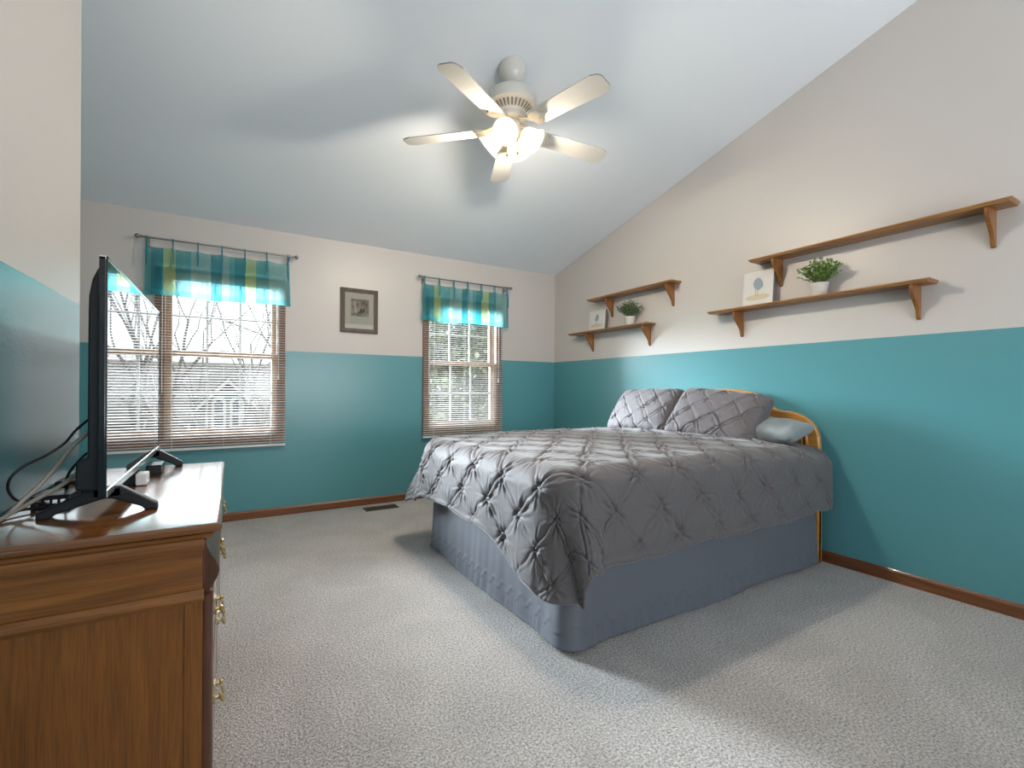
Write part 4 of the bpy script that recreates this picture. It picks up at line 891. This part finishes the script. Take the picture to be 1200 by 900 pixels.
bare_tree(1.6, 15.0, 9.5, 15, 'bare grey tree seen mostly in the television reflection', 0.14)
bare_tree(-2.6, 15.0, 9.0, 21, 'bare grey tree half hidden behind the television', 0.14)

def evergreen(x, y, z0, h, rx, seed, label, n=9000, leaf=0.135):
    rs = np.random.RandomState(seed); t = thing('evergreen_tree', (x, y, -2.8), label, 'tree', 'leafy evergreen trees outside the window beside the bed')
    MB().tube([(x, y, -2.8), (x + 0.1, y, z0 + h * 0.3), (x - 0.05, y + 0.1, z0 + h * 0.8)], [0.16, 0.11, 0.03], 8).build('trunk', M['bark'], t)
    # clumps, then leaves on the clumps
    nc = 120; cz = rs.rand(nc); ca = rs.rand(nc) * 2 * PI; rad = rx * np.sqrt(1 - (2 * cz - 1) ** 2 * 0.8) * (0.35 + 0.65 * rs.rand(nc) ** 0.5)
    C_ = np.stack([x + rad * np.cos(ca), y + rad * np.sin(ca), z0 + h * cz], 1)
    k = rs.randint(0, nc, n); p = C_[k] + rs.randn(n, 3) * np.array([0.22, 0.22, 0.17])
    d = rs.randn(n, 3); d /= np.linalg.norm(d, axis=1, keepdims=True); e = np.cross(d, rs.randn(n, 3)); e /= np.linalg.norm(e, axis=1, keepdims=True)
    L_ = leaf * (0.6 + 0.8 * rs.rand(n, 1)); Wd = L_ * 0.34
    V = np.stack([p, p + d * L_ * .5 + e * Wd, p + d * L_, p + d * L_ * .5 - e * Wd], 1).reshape(-1, 3)
    m = MB(); m.v = [tuple(q) for q in V.tolist()]; m.f = [(4 * i, 4 * i + 1, 4 * i + 2, 4 * i + 3) for i in range(n)]
    m.build('crown', M['tree_leaf'], t)
evergreen(4.55, 10.2, -2.2, 5.6, 1.25, 1, 'nearer leafy evergreen filling most of the window beside the bed', 15000)
evergreen(6.15, 11.3, -2.2, 7.2, 1.35, 2, 'tall leafy evergreen at the picture window edge nearest the room corner', 13000)
evergreen(3.75, 13.0, -2.4, 5.2, 1.1, 3, 'lower leafy evergreen standing behind the nearer one, toward the bare trees', 9000)
evergreen(7.4, 14.5, -2.4, 7.2, 1.7, 4, 'rear leafy evergreen filling the gaps between the nearer ones', 9000)
evergreen(5.3, 15.0, -2.4, 6.4, 1.6, 5, 'leafy evergreen farthest from the window, seen between two others', 9000)

# neighbour's house
hx, hy = 0.0, 24.0
hs = thing('neighbor_house', (hx, hy, -2.8), 'greige neighbouring house with white trimmed gable and arched windows behind bare trees', 'house')
MB().box(-7, 7, hy + 1.2, hy + 9, -2.8, -0.2).build('wall', M['siding'], hs)
MB().prism([(hy + 0.8, -0.35), (hy + 5.2, 2.35), (hy + 9.6, -0.35), (hy + 9.6, -0.5), (hy + 5.2, 2.2), (hy + 0.8, -0.5)], 'x', -7.4, 7.4).build('roof', M['shingle'], hs)
GX, gw, gz = -0.02, 1.02, 0.28
MB().prism([(GX - gw, -2.8), (GX + gw, -2.8), (GX + gw, gz), (GX, 1.38), (GX - gw, gz)], 'y', hy, hy + 4.5).build('gable_wall', M['siding'], hs)
r = MB()
for sg in (-1, 1):
    r.prism([(GX, 1.46), (GX + sg * (gw + 0.16), gz - 0.10), (GX + sg * (gw + 0.16), gz + 0.03), (GX, 1.60)] if sg > 0 else [(GX, 1.60), (GX - (gw + 0.16), gz + 0.03), (GX - (gw + 0.16), gz - 0.10), (GX, 1.46)], 'y', hy - 0.25, hy + 4.5)
r.build('gable_roof', M['shingle'], hs)
r = MB()
for sg in (-1, 1):
    a = [(GX, 1.30), (GX + sg * (gw + 0.16), gz - 0.24), (GX + sg * (gw + 0.16), gz - 0.08), (GX, 1.47)]
    r.prism(a if sg > 0 else a[::-1], 'y', hy - 0.29, hy - 0.12)
r.build('rake_trim', M['house_white'], hs)
def arch(cx, z0, z1, w_, n=10): return [(cx - w_, z0), (cx + w_, z0)] + [(cx + w_ * math.cos(PI * k / n), z1 + w_ * 1.1 * math.sin(PI * k / n)) for k in range(n + 1)]
for cx in (GX - 0.34, GX + 0.34):
    f = MB().prism(arch(cx, -0.75, 0.42, 0.27), 'y', hy - 0.08, hy - 0.001).build('window', M['house_white'], hs)
    MB().prism(arch(cx, -0.02, 0.36, 0.16), 'y', hy - 0.10, hy - 0.075).build('glass', M['house_glass'], f)
    MB().prism([(cx - 0.17, -0.62), (cx + 0.17, -0.62), (cx + 0.17, -0.14), (cx - 0.17, -0.14)], 'y', hy - 0.10, hy - 0.075).build('glass', M['house_glass'], f)
f = MB().box(-2.55, -1.45, hy + 1.12, hy + 1.2, -1.5, -0.42).build('window', M['house_white'], hs)
MB().box(-2.45, -2.03, hy + 1.09, hy + 1.13, -1.4, -0.52).build('glass', M['house_glass'], f); MB().box(-1.97, -1.55, hy + 1.09, hy + 1.13, -1.4, -0.52).build('glass', M['house_glass'], f)
